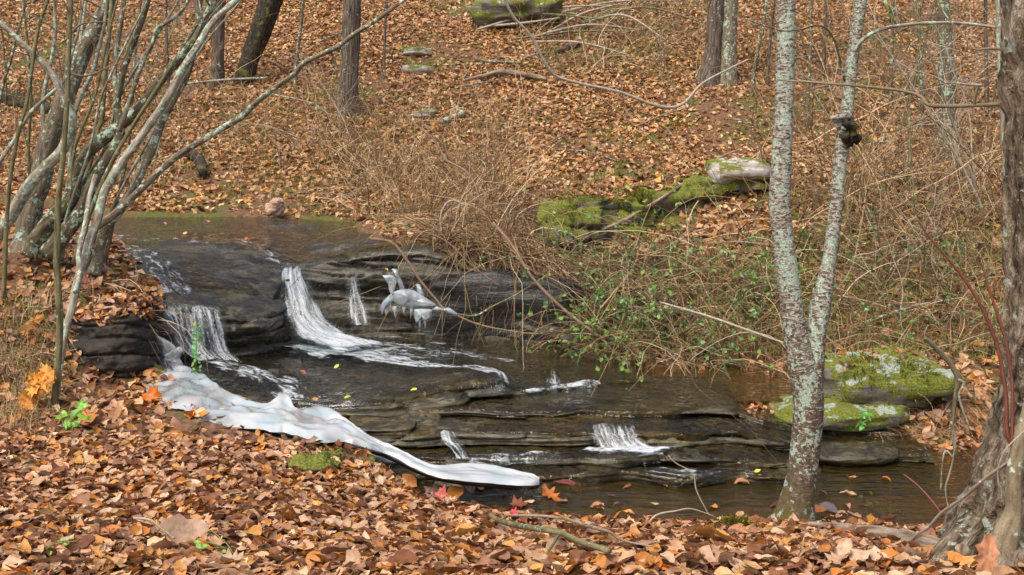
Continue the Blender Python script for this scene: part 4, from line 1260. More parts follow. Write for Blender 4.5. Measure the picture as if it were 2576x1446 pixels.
# clump of lichen covered stems on the left bank --------------------------------
DC = 9.3
tA = thing("leaning_tree", "stout grey leaning trunk at the back of the left clump", "tree", P(50, 640, 9.6))
cA = add_stem(tA, "trunk", [(42, 665, 80), (52, 625, 58), (60, 600, 50), (77, 515, 52), (98, 467, 54), (118, 367, 50), (143, 300, 46), (172, 225, 45), (203, 143, 44), (233, 83, 42), (255, 40, 40), (275, 0, 37), (330, -150, 32)], 9.6, 9.9, mat=M['bark_grey'], seg=20, seed=31, lift_top=2.5, rough=.12)
twigs_on(tA, cA, 10, 1.0, M['bark_pale'], 32, .6)
tB = thing("crooked_tree", "crooked white barked stem with a sharp bend at the far left", "tree", P(-40, 660, 9.0))
cB = add_stem(tB, "trunk", [(-60, 690, 34), (-5, 590, 33), (30, 540, 32), (70, 470, 31), (110, 425, 29), (150, 385, 27), (172, 345, 26), (181, 310, 24), (176, 280, 22), (165, 255, 20), (145, 210, 18), (115, 165, 16), (60, 113, 14), (0, 58, 12), (-80, -10, 10)], 9.0, 8.8, mat=M['bark_pale'], seg=14, seed=33, lift_top=1.0)
tD = thing("multi_stem_tree", "dark lichen spotted tree with several stems fanning right from one foot", "tree", P(110, 620, DC))
cD = add_stem(tD, "trunk", [(80, 640, 60), (95, 600, 46), (133, 549, 42), (177, 500, 40), (190, 440, 38), (213, 390, 36), (247, 358, 34), (283, 330, 31), (317, 302, 29), (343, 277, 27), (373, 247, 26), (400, 207, 25), (433, 167, 25), (477, 117, 24), (502, 80, 22), (530, 20, 20), (560, -60, 18)], DC, 9.0, mat=M['bark_dim'], seg=16, seed=34, lift_top=2)
twigs_on(tD, cD, 12, .9, M['bark_pale'], 35, .6)
cD2 = add_stem(tD, "stem", [(120, 640, 50), (160, 590, 44), (205, 530, 38), (222, 490, 34), (240, 448, 30), (270, 400, 28), (298, 350, 26), (301, 310, 24), (293, 262, 21), (302, 213, 19), (311, 173, 17), (328, 123, 16), (354, 57, 15), (371, 0, 14), (385, -80, 12)], DC - .1, 9.1, mat=M['bark_dim'], seg=14, seed=36, lift_top=1.6)
add_stem(tD, "stem", [(300, 330, 14), (312, 293, 13), (327, 250, 12), (343, 200, 12), (363, 147, 11.5), (384, 107, 11), (396, 72, 11), (420, 56, 10), (447, 37, 10), (474, 0, 9), (500, -60, 8)], 9.05, 8.9, mat=M['bark_grey'], seg=10, seed=37, lift_top=1)
add_stem(tD, "stem", [(293, 262, 12), (289, 200, 12), (290, 150, 12), (300, 83, 12), (311, 0, 12), (315, -80, 10)], 9.15, 9.3, mat=M['bark_grey'], seg=10, seed=38, lift_top=1)
add_stem(tD, "branch", [(150, 560, 12), (205, 480, 13), (245, 330, 12), (256, 300, 12), (263, 200, 12), (276, 60, 11), (284, -60, 10)], 9.4, 9.6, mat=M['bark_green'], seg=9, seed=39, lift_top=1)
tE = thing("long_branch_tree", "brown stemmed tree sending one long lichen branch right over the stream", "tree", P(247, 655, 9.2))
cE = add_stem(tE, "trunk", [(236, 690, 40), (247, 645, 27), (262, 582, 25), (300, 530, 24), (330, 480, 24), (354, 433, 23), (378, 383, 23), (402, 317, 22), (434, 250, 22), (467, 193, 20), (488, 120, 19), (498, 60, 18), (500, 0, 18), (505, -80, 16)], 9.2, 9.35, mat=M['bark_grey'], seg=14, seed=40, lift_top=2)
cE2 = add_stem(tE, "branch", [(196, 608, 24), (235, 575, 22), (280, 545, 20), (320, 510, 19), (368, 462, 18), (440, 397, 17.5), (520, 346, 16.5), (585, 307, 16), (612, 290, 17), (640, 260, 15), (690, 222, 14), (740, 186, 13.5), (760, 162, 13), (800, 140, 12.5), (850, 116, 12), (890, 86, 11.5), (950, 48, 10.5), (1012, 2, 9.5), (1080, -50, 8)], 9.1, 8.2, mat=M['bark_grey'], seg=12, seed=41, rough=.14)
add_stem(tE, "twig", [(690, 238, 4), (740, 248, 4), (790, 262, 3.5), (830, 290, 3)], 8.6, 8.5, mat=M['bark_pale'], seg=6, seed=42)
add_stem(tE, "twig", [(832, 124, 5), (840, 170, 4), (856, 215, 3.5), (866, 260, 2.5)], 8.45, 8.5, mat=M['bark_dim'], seg=6, seed=43)
tF = thing("green_sapling", "slender green stemmed sapling standing before the dark bank rock", "sapling", P(132, 1050, 7.45))
cF = add_stem(tF, "stem", [(126, 1075, 28), (133, 1040, 20), (140, 980, 18), (146, 900, 18), (150, 800, 18), (144, 700, 17), (143, 620, 16.5), (148, 490, 15), (158, 400, 14), (168, 260, 13), (172, 150, 12.5), (178, 0, 12), (184, -140, 10)], 7.45, 7.5, mat=M['bark_green'], seg=12, seed=44, lift_top=1.5, rough=.05)
twigs_on(tF, cF, 6, .5, M['twig_brown'], 46, .6)
tG = thing("mint_sapling", "pale stem with mint green lichen rising from beside the green sapling", "sapling", P(150, 1020, 7.5))
cG = add_stem(tG, "stem", [(138, 1040, 16), (147, 945, 17), (158, 870, 17), (168, 815, 18), (180, 775, 20), (188, 735, 20), (198, 695, 20), (213, 649, 21), (227, 599, 22), (244, 555, 22), (263, 482, 22), (300, 417, 22), (334, 372, 21), (373, 317, 20), (417, 253, 20), (460, 173, 19), (500, 110, 18), (534, 56, 17), (594, 0, 15), (660, -60, 13)], 7.5, 8.9, mat=M['bark_pale'], seg=14, seed=45, lift_top=1.2)
add_stem(tG, "branch", [(188, 735, 12), (200, 690, 13), (198, 640, 13), (215, 560, 13), (224, 500, 12), (240, 440, 12)], 7.7, 8.3, mat=M['bark_pale'], seg=10, seed=47)
for k, (lb, q, d, mt) in enumerate((("thin pale stem curving up at the far left of the clump", [(20, 500, 11), (43, 347, 10), (63, 273, 9), (74, 217, 9), (83, 150, 9), (97, 67, 8.5), (120, 0, 8), (140, -80, 7)], 8.8, 'bark_green'),
                                    ("mint lichened slanting stem behind the crooked white stem", [(-10, 440, 11), (37, 350, 11), (77, 283, 10), (133, 230, 9), (162, 200, 8), (185, 120, 7), (200, 60, 6), (212, -20, 5)], 9.5, 'bark_pale'),
                                    ("short mint green stem between the leaning trunk and the clump", [(176, 420, 13), (183, 307, 13), (190, 277, 12), (207, 233, 12), (230, 187, 11), (241, 150, 10), (262, 60, 8), (270, -30, 6)], 9.7, 'bark_pale'),
                                    ("thin stem at the very left edge of the picture", [(-10, 330, 8), (7, 217, 7.5), (27, 150, 7), (43, 83, 7), (67, 0, 6), (80, -60, 5)], 9.2, 'bark_dim'),
                                    ("slim grey stem leaning left beside the upper stream", [(268, 640, 10), (285, 560, 8), (300, 480, 8), (322, 380, 7), (332, 260, 6), (338, 150, 5), (352, 20, 5), (360, -40, 4)], 9.5, 'bark_dim'))):
    t = thing("slender_stem", lb, "sapling", GP(max(q[0][0], 0), q[0][1])[0] if False else P(q[0][0], q[0][1], d))
    # run the foot down to the soil
    f = P(q[0][0], q[0][1], d); zf = float(gz(f[0], f[1]))
    vf = VH + (CAM_H - zf) * FP / d + 10
    if vf > q[0][1] + 15:
        q = [(q[0][0] - 12, vf, q[0][2] * 1.15)] + q
    t.location = tuple(P(q[0][0], q[0][1], d))
    cS = add_stem(t, "stem", q, d, d, mat=M[mt], seg=9, seed=50 + k, lift_top=.8)
    twigs_on(t, cS, 5, .5, M['twig_brown'], 60 + k, .4)

rc = np.random.default_rng(321)
for k, ut in enumerate(np.linspace(60, 620, 8)):
    ub = 50 + ut * .26 + rc.uniform(-25, 25)
    d = rc.uniform(9.0, 9.8)
    w = rc.uniform(7, 13)
    mid = [(ub + (ut - ub) * f_ ** 1.25 + rc.uniform(-14, 14), 640 - 660 * f_, w * (1 - .35 * f_)) for f_ in (.2, .4, .6, .8)]
    q = [(ub, 660, w * 1.3)] + mid + [(ut, -20, w * .55), (ut + 30, -120, w * .4)]
    t = thing("lichened_sapling", "slender lichened sapling of the left clump, " + _ordinals[k] + " from the left at the top", "sapling", P(ub, 660, d), "slender stems of the left clump")
    cS = add_stem(t, "stem", q, d, d + rc.uniform(-.3, .2), mat=M['bark_pale'] if k % 3 else M['bark_green'], seg=9, seed=330 + k, lift_top=.8)
    twigs_on(t, cS, 9, .55, M['twig_pale'], 350 + k, .35)
# trees on the slope
def slope_tree(name, label, q, mat, seed, seg=18, rough=.1, flute=.08, height=5.0, twigs=10):
    base = GP(q[0][0], q[0][1])[0]
    d = base[1]
    t = thing(name, label, "tree", base)
    q = [(q[0][0], q[0][1] + 30, q[0][2] * 1.45), (q[0][0], q[0][1], q[0][2] * 1.2)] + q[1:]
    c = add_stem(t, "trunk", q, d, d, mat=mat, seg=seg, seed=seed, rough=rough, lift_top=height, flute=flute)
    if twigs:
        twigs_on(t, c, twigs, 1.4, M['twig_brown'], seed + 100, .35)
    return t, c
slope_tree("straight_tree", "straight grey brown trunk on the slope beside the leaning dark one", [(545, 215, 34), (547, 150, 31), (550, 60, 30), (552, 0, 29), (554, -120, 27)], M['bark_brown'], 71)
slope_tree("dark_leaning_tree", "dark leaning trunk on the slope behind the left clump", [(612, 212, 44), (627, 150, 47), (653, 83, 54), (680, 0, 56), (720, -120, 54)], M['bark_black'], 72, 22)
slope_tree("brown_tree", "brown furrowed trunk standing alone above the waterfall", [(876, 290, 48), (878, 180, 46), (883, 80, 46), (886, 0, 46), (889, -120, 44)], M['bark_brown'], 73, 22)
tw, cw = slope_tree("twin_oak", "twin oak trunks joined at a wide foot right of centre on the slope", [(1780, 208, 54), (1792, 140, 42), (1798, 60, 40), (1801, 0, 40), (1804, -120, 38)], M['bark_brown'], 74, 22)
d_ = tw.location[1]
add_stem(tw, "trunk", [(1828, 235, 56), (1831, 200, 46), (1832, 120, 38), (1836, 50, 37), (1838, 0, 36), (1842, -120, 34)], d_ - .05, d_, mat=M['bark_grey'], seg=20, seed=75, lift_top=4, flute=.08)
slope_tree("dark_tree", "dark lichen spotted trunk behind the birch on the right", [(2384, 410, 44), (2384, 300, 42), (2380, 170, 38), (2374, 60, 32), (2368, -60, 28)], M['bark_dim'], 76)
slope_tree("edge_tree", "slim lichen trunk just left of the old tree", [(2545, 600, 16), (2528, 400, 15), (2520, 250, 14), (2512, 100, 13), (2508, -60, 12)], M['bark_pale'], 77, 12)
for k, (lb, u, v, w, lean) in enumerate((("thin dark sapling close behind the fork of the birch", 2030, 320, 9, 8), ("thin brown sapling between the two birch stems", 2072, 190, 9, 4), ("thin dark sapling left of the dark trunk", 2320, 330, 9, -6),
                                         ("thin mossy sapling right of the dark trunk", 2482, 290, 11, -3), ("bent thin sapling right of the twin oak", 1890, 240, 9, 30), ("slim brown sapling between the twin oak and the birch", 1930, 215, 8, 14),
                                         ("pale slim sapling behind the dead limb", 2240, 270, 9, 4), ("thin straight sapling right of the brown trunk", 965, 200, 7, 6), ("thin dark sapling right of the leaning dark trunk", 742, 215, 9, 18),
                                         ("slim sapling left of the straight grey trunk", 425, 290, 8, -6))):
    slope_tree("thin_sapling", lb, [(u, v, w), (u + lean * .3, v - 80, w * .95), (u + lean, v - 180, w * .9), (u + lean * 1.3, v - 260, w * .8), (u + lean * 1.2, v - 360, w * .7)], M['bark_brown'] if k % 2 else M['bark_dim'], 80 + k, 9, .08, 0, 1.5, 9)

# brushy saplings, too alike to tell apart
def sapling_mesh(seed, h):
    rr = np.random.default_rng(seed)
    p = [np.zeros(3)]
    dr = nrm(np.array([rr.normal() * .25, rr.normal() * .2, 1]))
    for i in range(7):
        dr = nrm(dr + rr.normal(size=3) * np.array([.16, .16, .05]))
        p.append(p[-1] + dr * h / 7)
    c = catmull(np.array(p), 4)
    r = np.linspace(.012, .003, len(c)) * (h / 2.2)
    B = Batch()
    V, F, Bk = tube(c, r, 6, 0, seed); B.add(V, F, bark=Bk)
    S = (V, F, Bk)
    B = Batch()
    for k in range(rr.integers(9, 16)):
        i = int(len(c) * rr.uniform(.15, .95))
        d2 = nrm(rr.normal(size=3) * np.array([1, 1, .4]) + np.array([0, 0, .45]))
        L = h * rr.uniform(.15, .42)
        q = [c[i]]
        for s in range(5):
            d2 = nrm(d2 + rr.normal(size=3) * .22 + np.array([0, 0, .02]))
            q.append(q[-1] + d2 * L / 5)
        q = catmull(np.array(q), 2)
        V, F, Bk = tube(q, np.linspace(r[i] * .6, .0016, len(q)), 4, 0, k); B.add(V, F, bark=Bk)
        for z in range(2):
            j = rr.integers(3, len(q) - 1)
            d3 = nrm(d2 + rr.normal(size=3) * .8)
            V, F, Bk = tube(np.stack([q[j], q[j] + d3 * L * .2, q[j] + d3 * L * .36]), [.0028, .002, .0012], 3, 0, z); B.add(V, F, bark=Bk)
    return S, B.get()
protos = []
for s in range(6):
    S, (V, F, A) = sapling_mesh(300 + s, 1.9 + .25 * s)
    mt = [M['bark_dim'], M['twig_brown'], M['twig_pale'], M['twig_brown'], M['bark_green'], M['twig_pale']][s]
    protos.append((mk_mesh("stem", S[0], S[1], mt, {'bark': ('FLOAT_VECTOR', S[2])}), mk_mesh("twigs", V, F, mt, {'bark': ('FLOAT_VECTOR', A['bark'])})))
_ones = "first second third fourth fifth sixth seventh eighth ninth tenth eleventh twelfth thirteenth fourteenth fifteenth sixteenth seventeenth eighteenth nineteenth".split()
def ordinal(k):
    if k < 19: return _ones[k]
    t, o_ = divmod(k + 1, 10)
    return {2: "twentieth", 3: "thirtieth", 4: "fortieth"}[t] if o_ == 0 else {2: "twenty", 3: "thirty", 4: "forty"}[t] + "-" + _ones[o_ - 1]
def brush_saplings(n, ur, vr, label, group, seed, sc=(.6, 1.2)):
    rr = np.random.default_rng(seed)
    g_ = GP(rr.uniform(*ur, n), rr.uniform(*vr, n))
    k = 0
    g_ = [p for p in sorted(g_, key=lambda q_: q_[0] / q_[1]) if wd(p[0], p[1]) > .15]
    for p in g_:
        a, b = protos[rr.integers(6)]
        o = thing("bare_sapling", label + ", " + ordinal(k) + " from the left", "sapling", p - np.array([0, 0, .03]), group)
        o.rotation_euler = (0, 0, rr.uniform(0, 6.28))
        o.scale = (rr.uniform(*sc),) * 3
        link("stem", a, o)
        tag(link("twigs", b, o), kind='stuff')
        k += 1
brush_saplings(39, (1900, 2560), (60, 560), "thin bare sapling in the brush on the right slope", "saplings on the right slope", 401)
brush_saplings(16, (0, 480), (120, 480), "thin bare sapling in the brush behind the left clump", "saplings behind the left clump", 402)
brush_saplings(12, (700, 1260), (260, 500), "small bare sapling in the brush above the upper stream", "saplings above the upper stream", 403, (.35, .7))
brush_saplings(12, (2180, 2520), (640, 900), "small bare sapling on the right bank above the boulder", "saplings on the right bank", 404, (.35, .65))
brush_saplings(7, (1350, 1720), (90, 330), "thin bare sapling on the open leafy slope", "saplings on the open slope", 405, (.4, .7))

# ------------------------------------------------------------------ fallen wood
def fallen(name, label, uvw, mat, seed, lift=.03, cat="branch", seg=8, rough=.12, sub=()):
    a = np.array(uvw, float)
    p = GP(a[:, 0], a[:, 1])
    r = a[:, 2] * .5 / FP * p[:, 1]
    lf = a[:, 3] if a.shape[1] > 3 else lift
    p[:, 2] += lf + r * .4
    c = catmull(np.hstack([p, r[:, None]]), 6)
    t = thing(name, label, cat, p[0])
    V, F, Bk = tube(c[:, :3], np.maximum(c[:, 3], .0015), seg, rough, seed)
    part("branch", t, V, F, mat, {'bark': ('FLOAT_VECTOR', Bk)})
    for i, s in enumerate(sub):
        b = np.array(s, float)
        q = GP(b[:, 0], b[:, 1]); rr = b[:, 2] * .5 / FP * q[:, 1]; q[:, 2] += b[:, 3] if b.shape[1] > 3 else lift
        cc_ = catmull(np.hstack([q, rr[:, None]]), 5)
        V, F, Bk = tube(cc_[:, :3], np.maximum(cc_[:, 3], .0012), 6, rough, seed + i)
        part("twig", t, V, F, mat, {'bark': ('FLOAT_VECTOR', Bk)})
    return t
fallen("fallen_branch", "greenish fallen branch lying on the near leaves at the bottom", [(1232, 1338, 10), (1262, 1356, 13), (1320, 1378, 15), (1400, 1398, 16), (1460, 1422, 16), (1530, 1452, 17)], M['bark_green'], 501, .085,
       sub=[[(1404, 1404, 8), (1392, 1425, 8), (1375, 1450, 8)]])
fallen("fallen_branch", "grey fallen branch crossing the leaves behind the greenish one", [(1268, 1338, 6), (1340, 1338, 7), (1410, 1345, 8), (1470, 1365, 9), (1530, 1392, 9), (1570, 1418, 7), (1640, 1438, 4)], M['wood_dead'], 502, .085)
fallen("stick", "short grey curved stick on the near leaves at the left", [(336, 1356, 6), (375, 1362, 7), (410, 1386, 7), (438, 1410, 6)], M['wood_dead'], 503, .085)
fallen("half_buried_log", "half buried pale log with a strip of moss at the foot of the old tree", [(2030, 1336, 12, .03), (2120, 1350, 26, .03), (2230, 1372, 40, .03), (2330, 1398, 46, .03), (2420, 1425, 46, .03)], M['wood_dead'], 504, -.02, "log", 16, .18)
fallen("arched_stick", "thick arched grey stick lying on the open slope", [(1163, 214, 5), (1210, 206, 9), (1262, 194, 13), (1300, 198, 12), (1340, 206, 12), (1374, 213, 8)], M['wood_dead'], 505, .08)
fallen("short_log", "short weathered log on the slope below the brush pile", [(1396, 138, 10), (1425, 130, 16), (1462, 113, 14)], M['bark_brown'], 506, .05, "log")
fallen("thin_log", "thin pale log lying below the flat stones on the slope", [(1195, 156, 9), (1230, 163, 9), (1310, 164, 5)], M['bark_grey'], 507, .04, "log")
fallen("lichen_log", "broken lichen covered log above the vine tangle", [(1108, 318, 13), (1135, 310, 14), (1166, 298, 14)], M['bark_pale'], 508, .06, "log", sub=[[(1166, 298, 12), (1148, 283, 11), (1140, 278, 10)]])
fallen("dark_log", "dark rotten log in the brush at the far left", [(-60, 232, 30), (20, 262, 40), (70, 275, 38), (130, 288, 24)], M['bark_black'], 509, .04, "log", 14, .2)
fallen("mint_stick", "straight mint lichened stick lying behind the long branch", [(465, 235, 6), (560, 224, 6), (672, 219, 6)], M['bark_pale'], 510, .15)
fallen("mossy_stump", "moss covered stump on the bank above the upper stream", [(455, 395, 18), (490, 412, 26), (505, 432, 30), (510, 455, 24)], M['bark_black'], 511, .08, "stump", 14, .3)
fallen("thin_stick", "long straight stick across the foot of the mossy ledge", [(1370, 638, 6, .08), (1500, 622, 9, .16), (1600, 598, 9, .25), (1700, 545, 8, .3), (1800, 470, 6, .28), (1860, 430, 4, .2)], M['wood_dead'], 512, .2)
fallen("thin_stick", "pale stick lying on the bank left of the birch at mid height", [(1780, 627, 5), (1860, 626, 6), (1942, 634, 7)], M['wood_dead'], 513, .06)
fallen("slanting_stick", "pale stick slanting over the dark hollow above the boulder", [(2180, 828, 6, .06), (2290, 802, 7, .1), (2370, 785, 5, .1)], M['twig_pale'], 514, .08)
rr = np.random.default_rng(11)
# brush pile by the hill boulder
for k, u0 in enumerate(sorted(rr.uniform(1180, 1480, 14))):
    v0 = rr.uniform(50, 120)
    L = rr.uniform(150, 380); an = rr.uniform(-.35, .5)
    fallen("brush_stick", "brush pile stick by the hill boulder, left end " + ordinal(k) + " from left", [(u0, v0, 6, .1), (u0 + L * .5, v0 + L * .5 * an * .6, 6, rr.uniform(.2, .5)), (u0 + L, v0 + L * an * .6, 3, rr.uniform(.1, .5))], M['twig_pale'] if k % 3 else M['bark_green'], 520 + k)["group"] = "brush pile sticks"
for k, u0 in enumerate(sorted(rr.uniform(520, 2500, 18))):
    v0 = rr.uniform(20, 400)
    L = rr.uniform(50, 170); an = rr.uniform(-.5, .5)
    fallen("fallen_stick", "thin fallen stick lying on the leafy slope, " + ordinal(k) + " from the left", [(u0, v0, 4, .05), (u0 + L * .5, v0 + L * .5 * an + rr.uniform(-6, 6), 4.5, .08), (u0 + L, v0 + L * an, 2.5, .06)], [M['wood_dead'], M['twig_brown'], M['bark_grey']][k % 3], 560 + k)["group"] = "fallen sticks on the slope"
def hang(name, label, q, d0, d1, mat, seed, cat="vine"):
    t = thing(name, label, cat, P(q[0][0], q[0][1], d0))
    add_stem(t, "stem", q, d0, d1, mat=mat, seg=7, seed=seed)
    return t
hang("arching_vine", "long bare vine hanging from the top and curving over the open slope", [(1258, -30, 7), (1290, 40, 7), (1335, 90, 7), (1372, 160, 8), (1400, 192, 8), (1470, 212, 8), (1560, 232, 8), (1640, 262, 8), (1690, 270, 8), (1725, 255, 7), (1760, 215, 6), (1800, 190, 5), (1880, 150, 4)], 12.5, 13.5, M['twig_pale'], 541)
hang("arching_vine", "pale vine looping down across the brush above the main fall", [(1010, 275, 5), (1040, 310, 5), (1090, 350, 5), (1120, 400, 6), (1135, 410, 6), (1170, 430, 6), (1195, 465, 5), (1205, 500, 5), (1240, 540, 4)], 12.6, 12.0, M['twig_brown'], 542)
hang("hanging_vine", "brown vine slanting over the dark rock wall to the ice", [(930, 600, 8), (985, 610, 8), (1020, 650, 7), (1060, 710, 7), (1098, 755, 6), (1120, 778, 6), (1200, 815, 5), (1300, 835, 4), (1360, 840, 4)], 10.6, 10.3, M['twig_brown'], 543)
hang("hanging_vine", "yellowish forked vine reaching from the thicket to the ice figure", [(1150, 790, 4), (1195, 794, 5), (1240, 770, 5), (1300, 740, 5), (1380, 690, 5)], 10.3, 10.6, M['bark_green'], 544)
hang("leaning_cane", "long pale cane slanting down over the vine thicket towards the birch", [(1240, 560, 7), (1290, 620, 8), (1340, 700, 8), (1420, 780, 8), (1510, 850, 8), (1560, 905, 7), (1590, 950, 5)], 10.8, 9.9, M['twig_brown'], 545, "cane")
hang("leaning_cane", "long thin cane slanting right to the foot of the birch", [(1660, 760, 5), (1780, 795, 6), (1880, 830, 6), (1970, 862, 5)], 9.6, 8.0, M['twig_pale'], 546, "cane")
hang("bare_twig", "pale forked twig rising from the near bank into the pool", [(1785, 1300, 3), (1752, 1235, 3.5), (1742, 1190, 3), (1700, 1165, 2.5), (1680, 1145, 2)], 6.4, 6.4, M['twig_pale'], 547, "twig")
hang("bare_twig", "curved bare twig at the edge of the leaves beside the birch", [(1620, 1330, 5), (1650, 1296, 5), (1700, 1285, 4), (1740, 1280, 3), (1800, 1300, 2)], 6.2, 6.3, M['twig_pale'], 548, "twig")
hang("bare_twig", "red twig leaning out of the pool near the old tree", [(2372, 1298, 4), (2340, 1255, 4.5), (2305, 1218, 4.5), (2273, 1193, 4)], 5.4, 5.6, M['twig_red'], 549, "twig")
hang("hooked_twig", "hooked pale twig bending over the start of the mossy ledge", [(1110, 585, 5), (1108, 545, 5), (1120, 515, 5), (1140, 504, 5), (1168, 516, 4)], 11.2, 11.2, M['twig_pale'], 550, "twig")

# ------------------------------------------------------------------ leaves
def leaf_templates(kind, n, seed):
    rr = np.random.default_rng(seed)
    out = []
    for k in range(n):
        if kind == 'far':
            w = rr.uniform(.24, .36)
            v = np.array([(-.5, 0, 0), (-.05, w, 0), (.5, 0, 0), (-.05, -w, 0), (0, 0, 0)], float)
            f = np.array([(0, 4, 1), (1, 4, 2), (2, 4, 3), (3, 4, 0)])
        elif kind == 'ovate':
            w = rr.uniform(.22, .34)
            st = np.array([-.28, 0.02, .3]); ww = np.array([.8, 1.0, .62]) * w
            v = [(-.5, 0, 0)] + [(x, 0, 0) for x in st] + [(.54, 0, 0)] + [(x, y, 0) for x, y in zip(st, ww)] + [(x, -y, 0) for x, y in zip(st, ww)]
            v = np.array(v)
            f = np.array([(0, 1, 5), (1, 2, 5), (2, 6, 5), (2, 3, 6), (3, 7, 6), (3, 4, 7), (0, 8, 1), (1, 8, 2), (2, 8, 9), (2, 9, 3), (3, 9, 10), (3, 10, 4)])
        elif kind == 'fine':
            w = rr.uniform(.24, .36); nst = 6
            st = np.linspace(-.42, .46, nst); ww = w * np.sin(np.pi * ((st + .5) / 1.06) ** .85) ** .75 * rr.uniform(.88, 1.12, nst)
            v = np.array([(-.5, 0, 0)] + [(x_, 0, 0) for x_ in st] + [(.58, 0, 0)] + [(x_, y_, 0) for x_, y_ in zip(st, ww)] + [(x_, -y_, 0) for x_, y_ in zip(st, ww * rr.uniform(.9, 1.1, nst))])
            f = [(0, 1, nst + 2), (0, 2 * nst + 2, 1), (nst, nst + 1, 2 * nst + 1), (nst, 3 * nst + 1, nst + 1)]
            for i_ in range(nst - 1):
                m0, m1, l0, l1, r0, r1 = 1 + i_, 2 + i_, nst + 2 + i_, nst + 3 + i_, 2 * nst + 2 + i_, 2 * nst + 3 + i_
                f += [(m0, m1, l1), (m0, l1, l0), (m0, r1, m1), (m0, r0, r1)]
            f = np.array(f)
        else:   # lobed
            an, ra = [], []
            if kind == 'maple':
                lob = [(-2.5, .40), (-2.1, .31), (-1.45, .47), (-1.05, .33), (-.72, .47), (-.35, .34), (0, .58), (.35, .34), (.72, .47), (1.05, .33), (1.45, .47), (2.1, .31), (2.5, .40), (3.14, .2)]
            else:   # oak, longer
                lob = [(-2.9, .48), (-2.5, .30), (-2.0, .36), (-1.55, .18), (-1.15, .36), (-.75, .26), (-.45, .46), (-.2, .36), (0, .58), (.2, .36), (.45, .46), (.75, .26), (1.15, .36), (1.55, .18), (2.0, .36), (2.5, .30), (2.9, .48), (3.14, .5)]
            pts_ = [(r * math.cos(a) * rr.uniform(.9, 1.1), r * math.sin(a) * rr.uniform(.85, 1.1) * (1.0 if kind == 'maple' else .95), 0) for a, r in lob]
            m_ = len(pts_)
            v = np.array([(0, 0, 0)] + [(x_ * .55, y_ * .55, 0) for x_, y_, _z in pts_] + pts_)
            f = []
            for i in range(m_):
                j = (i + 1) % m_
                f += [(0, 1 + i, 1 + j), (1 + i, 1 + m_ + i, 1 + m_ + j), (1 + i, 1 + m_ + j, 1 + j)]
            f = np.array(f)
        a, b, c_ = rr.uniform(-.5, 1.3), rr.uniform(-.5, .9), rr.uniform(.0, .5)
        tw = rr.uniform(-.8, .8)
        x, y = v[:, 0].copy(), v[:, 1].copy()
        v[:, 2] += a * y * y * 1.6 + b * x * x * .9 + c_ * np.abs(y) + tw * x * y + .05 * rr.normal(size=len(v))
        v[:, 2] -= v[:, 2].mean()
        out.append((v, f))
    return out

PAL = np.array([(.37, .20, .10), (.50, .31, .165), (.46, .19, .04), (.19, .085, .04), (.60, .43, .27), (.53, .27, .075), (.42, .265, .165), (.12, .045, .02), (.28, .15, .085), (.56, .36, .19)])
PAL_W = np.array([.13, .15, .10, .12, .10, .09, .11, .07, .08, .05])

PAL = PAL * np.array([1.0, .94, .92])
def scatter_leaves(pos, normal, size, templates, tilt, rr, pal=PAL, palw=PAL_W, lift=(.0, .02), cvar=.18):
    n = len(pos)
    B = Batch()
    which = rr.integers(len(templates), size=n)
    nn = nrm(normal + rr.normal(size=(n, 3)) * (np.asarray(tilt)[:, None] if np.ndim(tilt) else tilt))
    ref = rr.normal(size=(n, 3))
    ax = nrm(np.cross(nn, ref)); ay = np.cross(nn, ax)
    col = pal[rr.choice(len(pal), size=n, p=palw / palw.sum())] * (1 + rr.normal(size=(n, 1)) * cvar).clip(.5, 1.6) * (1 + rr.normal(size=(n, 3)) * .04)
    pos = pos + nn * rr.uniform(*lift, size=(n, 1))
    for k, (v, f) in enumerate(templates):
        idx = np.where(which == k)[0]
        if len(idx) == 0:
            continue
        m_ = len(v)
        s = size[idx][:, None, None]
        W = pos[idx][:, None] + s * (v[None, :, 0:1] * ax[idx][:, None] + v[None, :, 1:2] * ay[idx][:, None] + v[None, :, 2:3] * nn[idx][:, None])
        F = (f[None] + (np.arange(len(idx)) * m_)[:, None, None]).reshape(-1, f.shape[1])
        C = np.repeat(col[idx], m_, 0)
        B.add(W.reshape(-1, 3), [F], col=np.clip(C, .01, 1))
    return B

rr = np.random.default_rng(99)
def sample_ground(n, y0, y1, margin=1.2):
    y = np.sqrt(rr.uniform(y0 * y0, y1 * y1, n))
    x = rr.uniform(-1, 1, n) * (.46 * y + margin)
    return x, y
def thin(x, y, keep_fn):
    k = rr.random(len(x)) < keep_fn(x, y)
    return x[k], y[k]
def moss_gap(x, y, s=1.1, a=.05, b=.35, seed=12):
    q = np.stack([x, y, 0 * x], -1)
    return 1 - .75 * smooth(fbm(q * s, seed, 3), a, b)

def add_litter(name, label, x, y, size, templ, tilt, lift=(0, .03), wet=.04, pal=PAL, palw=PAL_W):
    k = wd(x, y) > wet
    x, y, size = x[k], y[k], size[k]
    z = gz(x, y)
    B = scatter_leaves(np.stack([x, y, z], -1), gnormal(x, y), size, templ, tilt, rr, pal, palw, lift)
    V, F, A = B.get()
    o = link(name, mk_mesh(name, V, F, M['leaf'], {'col': ('FLOAT_COLOR', A['col'])}, True), ground)
    return tag(o, label, None, None, 'stuff')

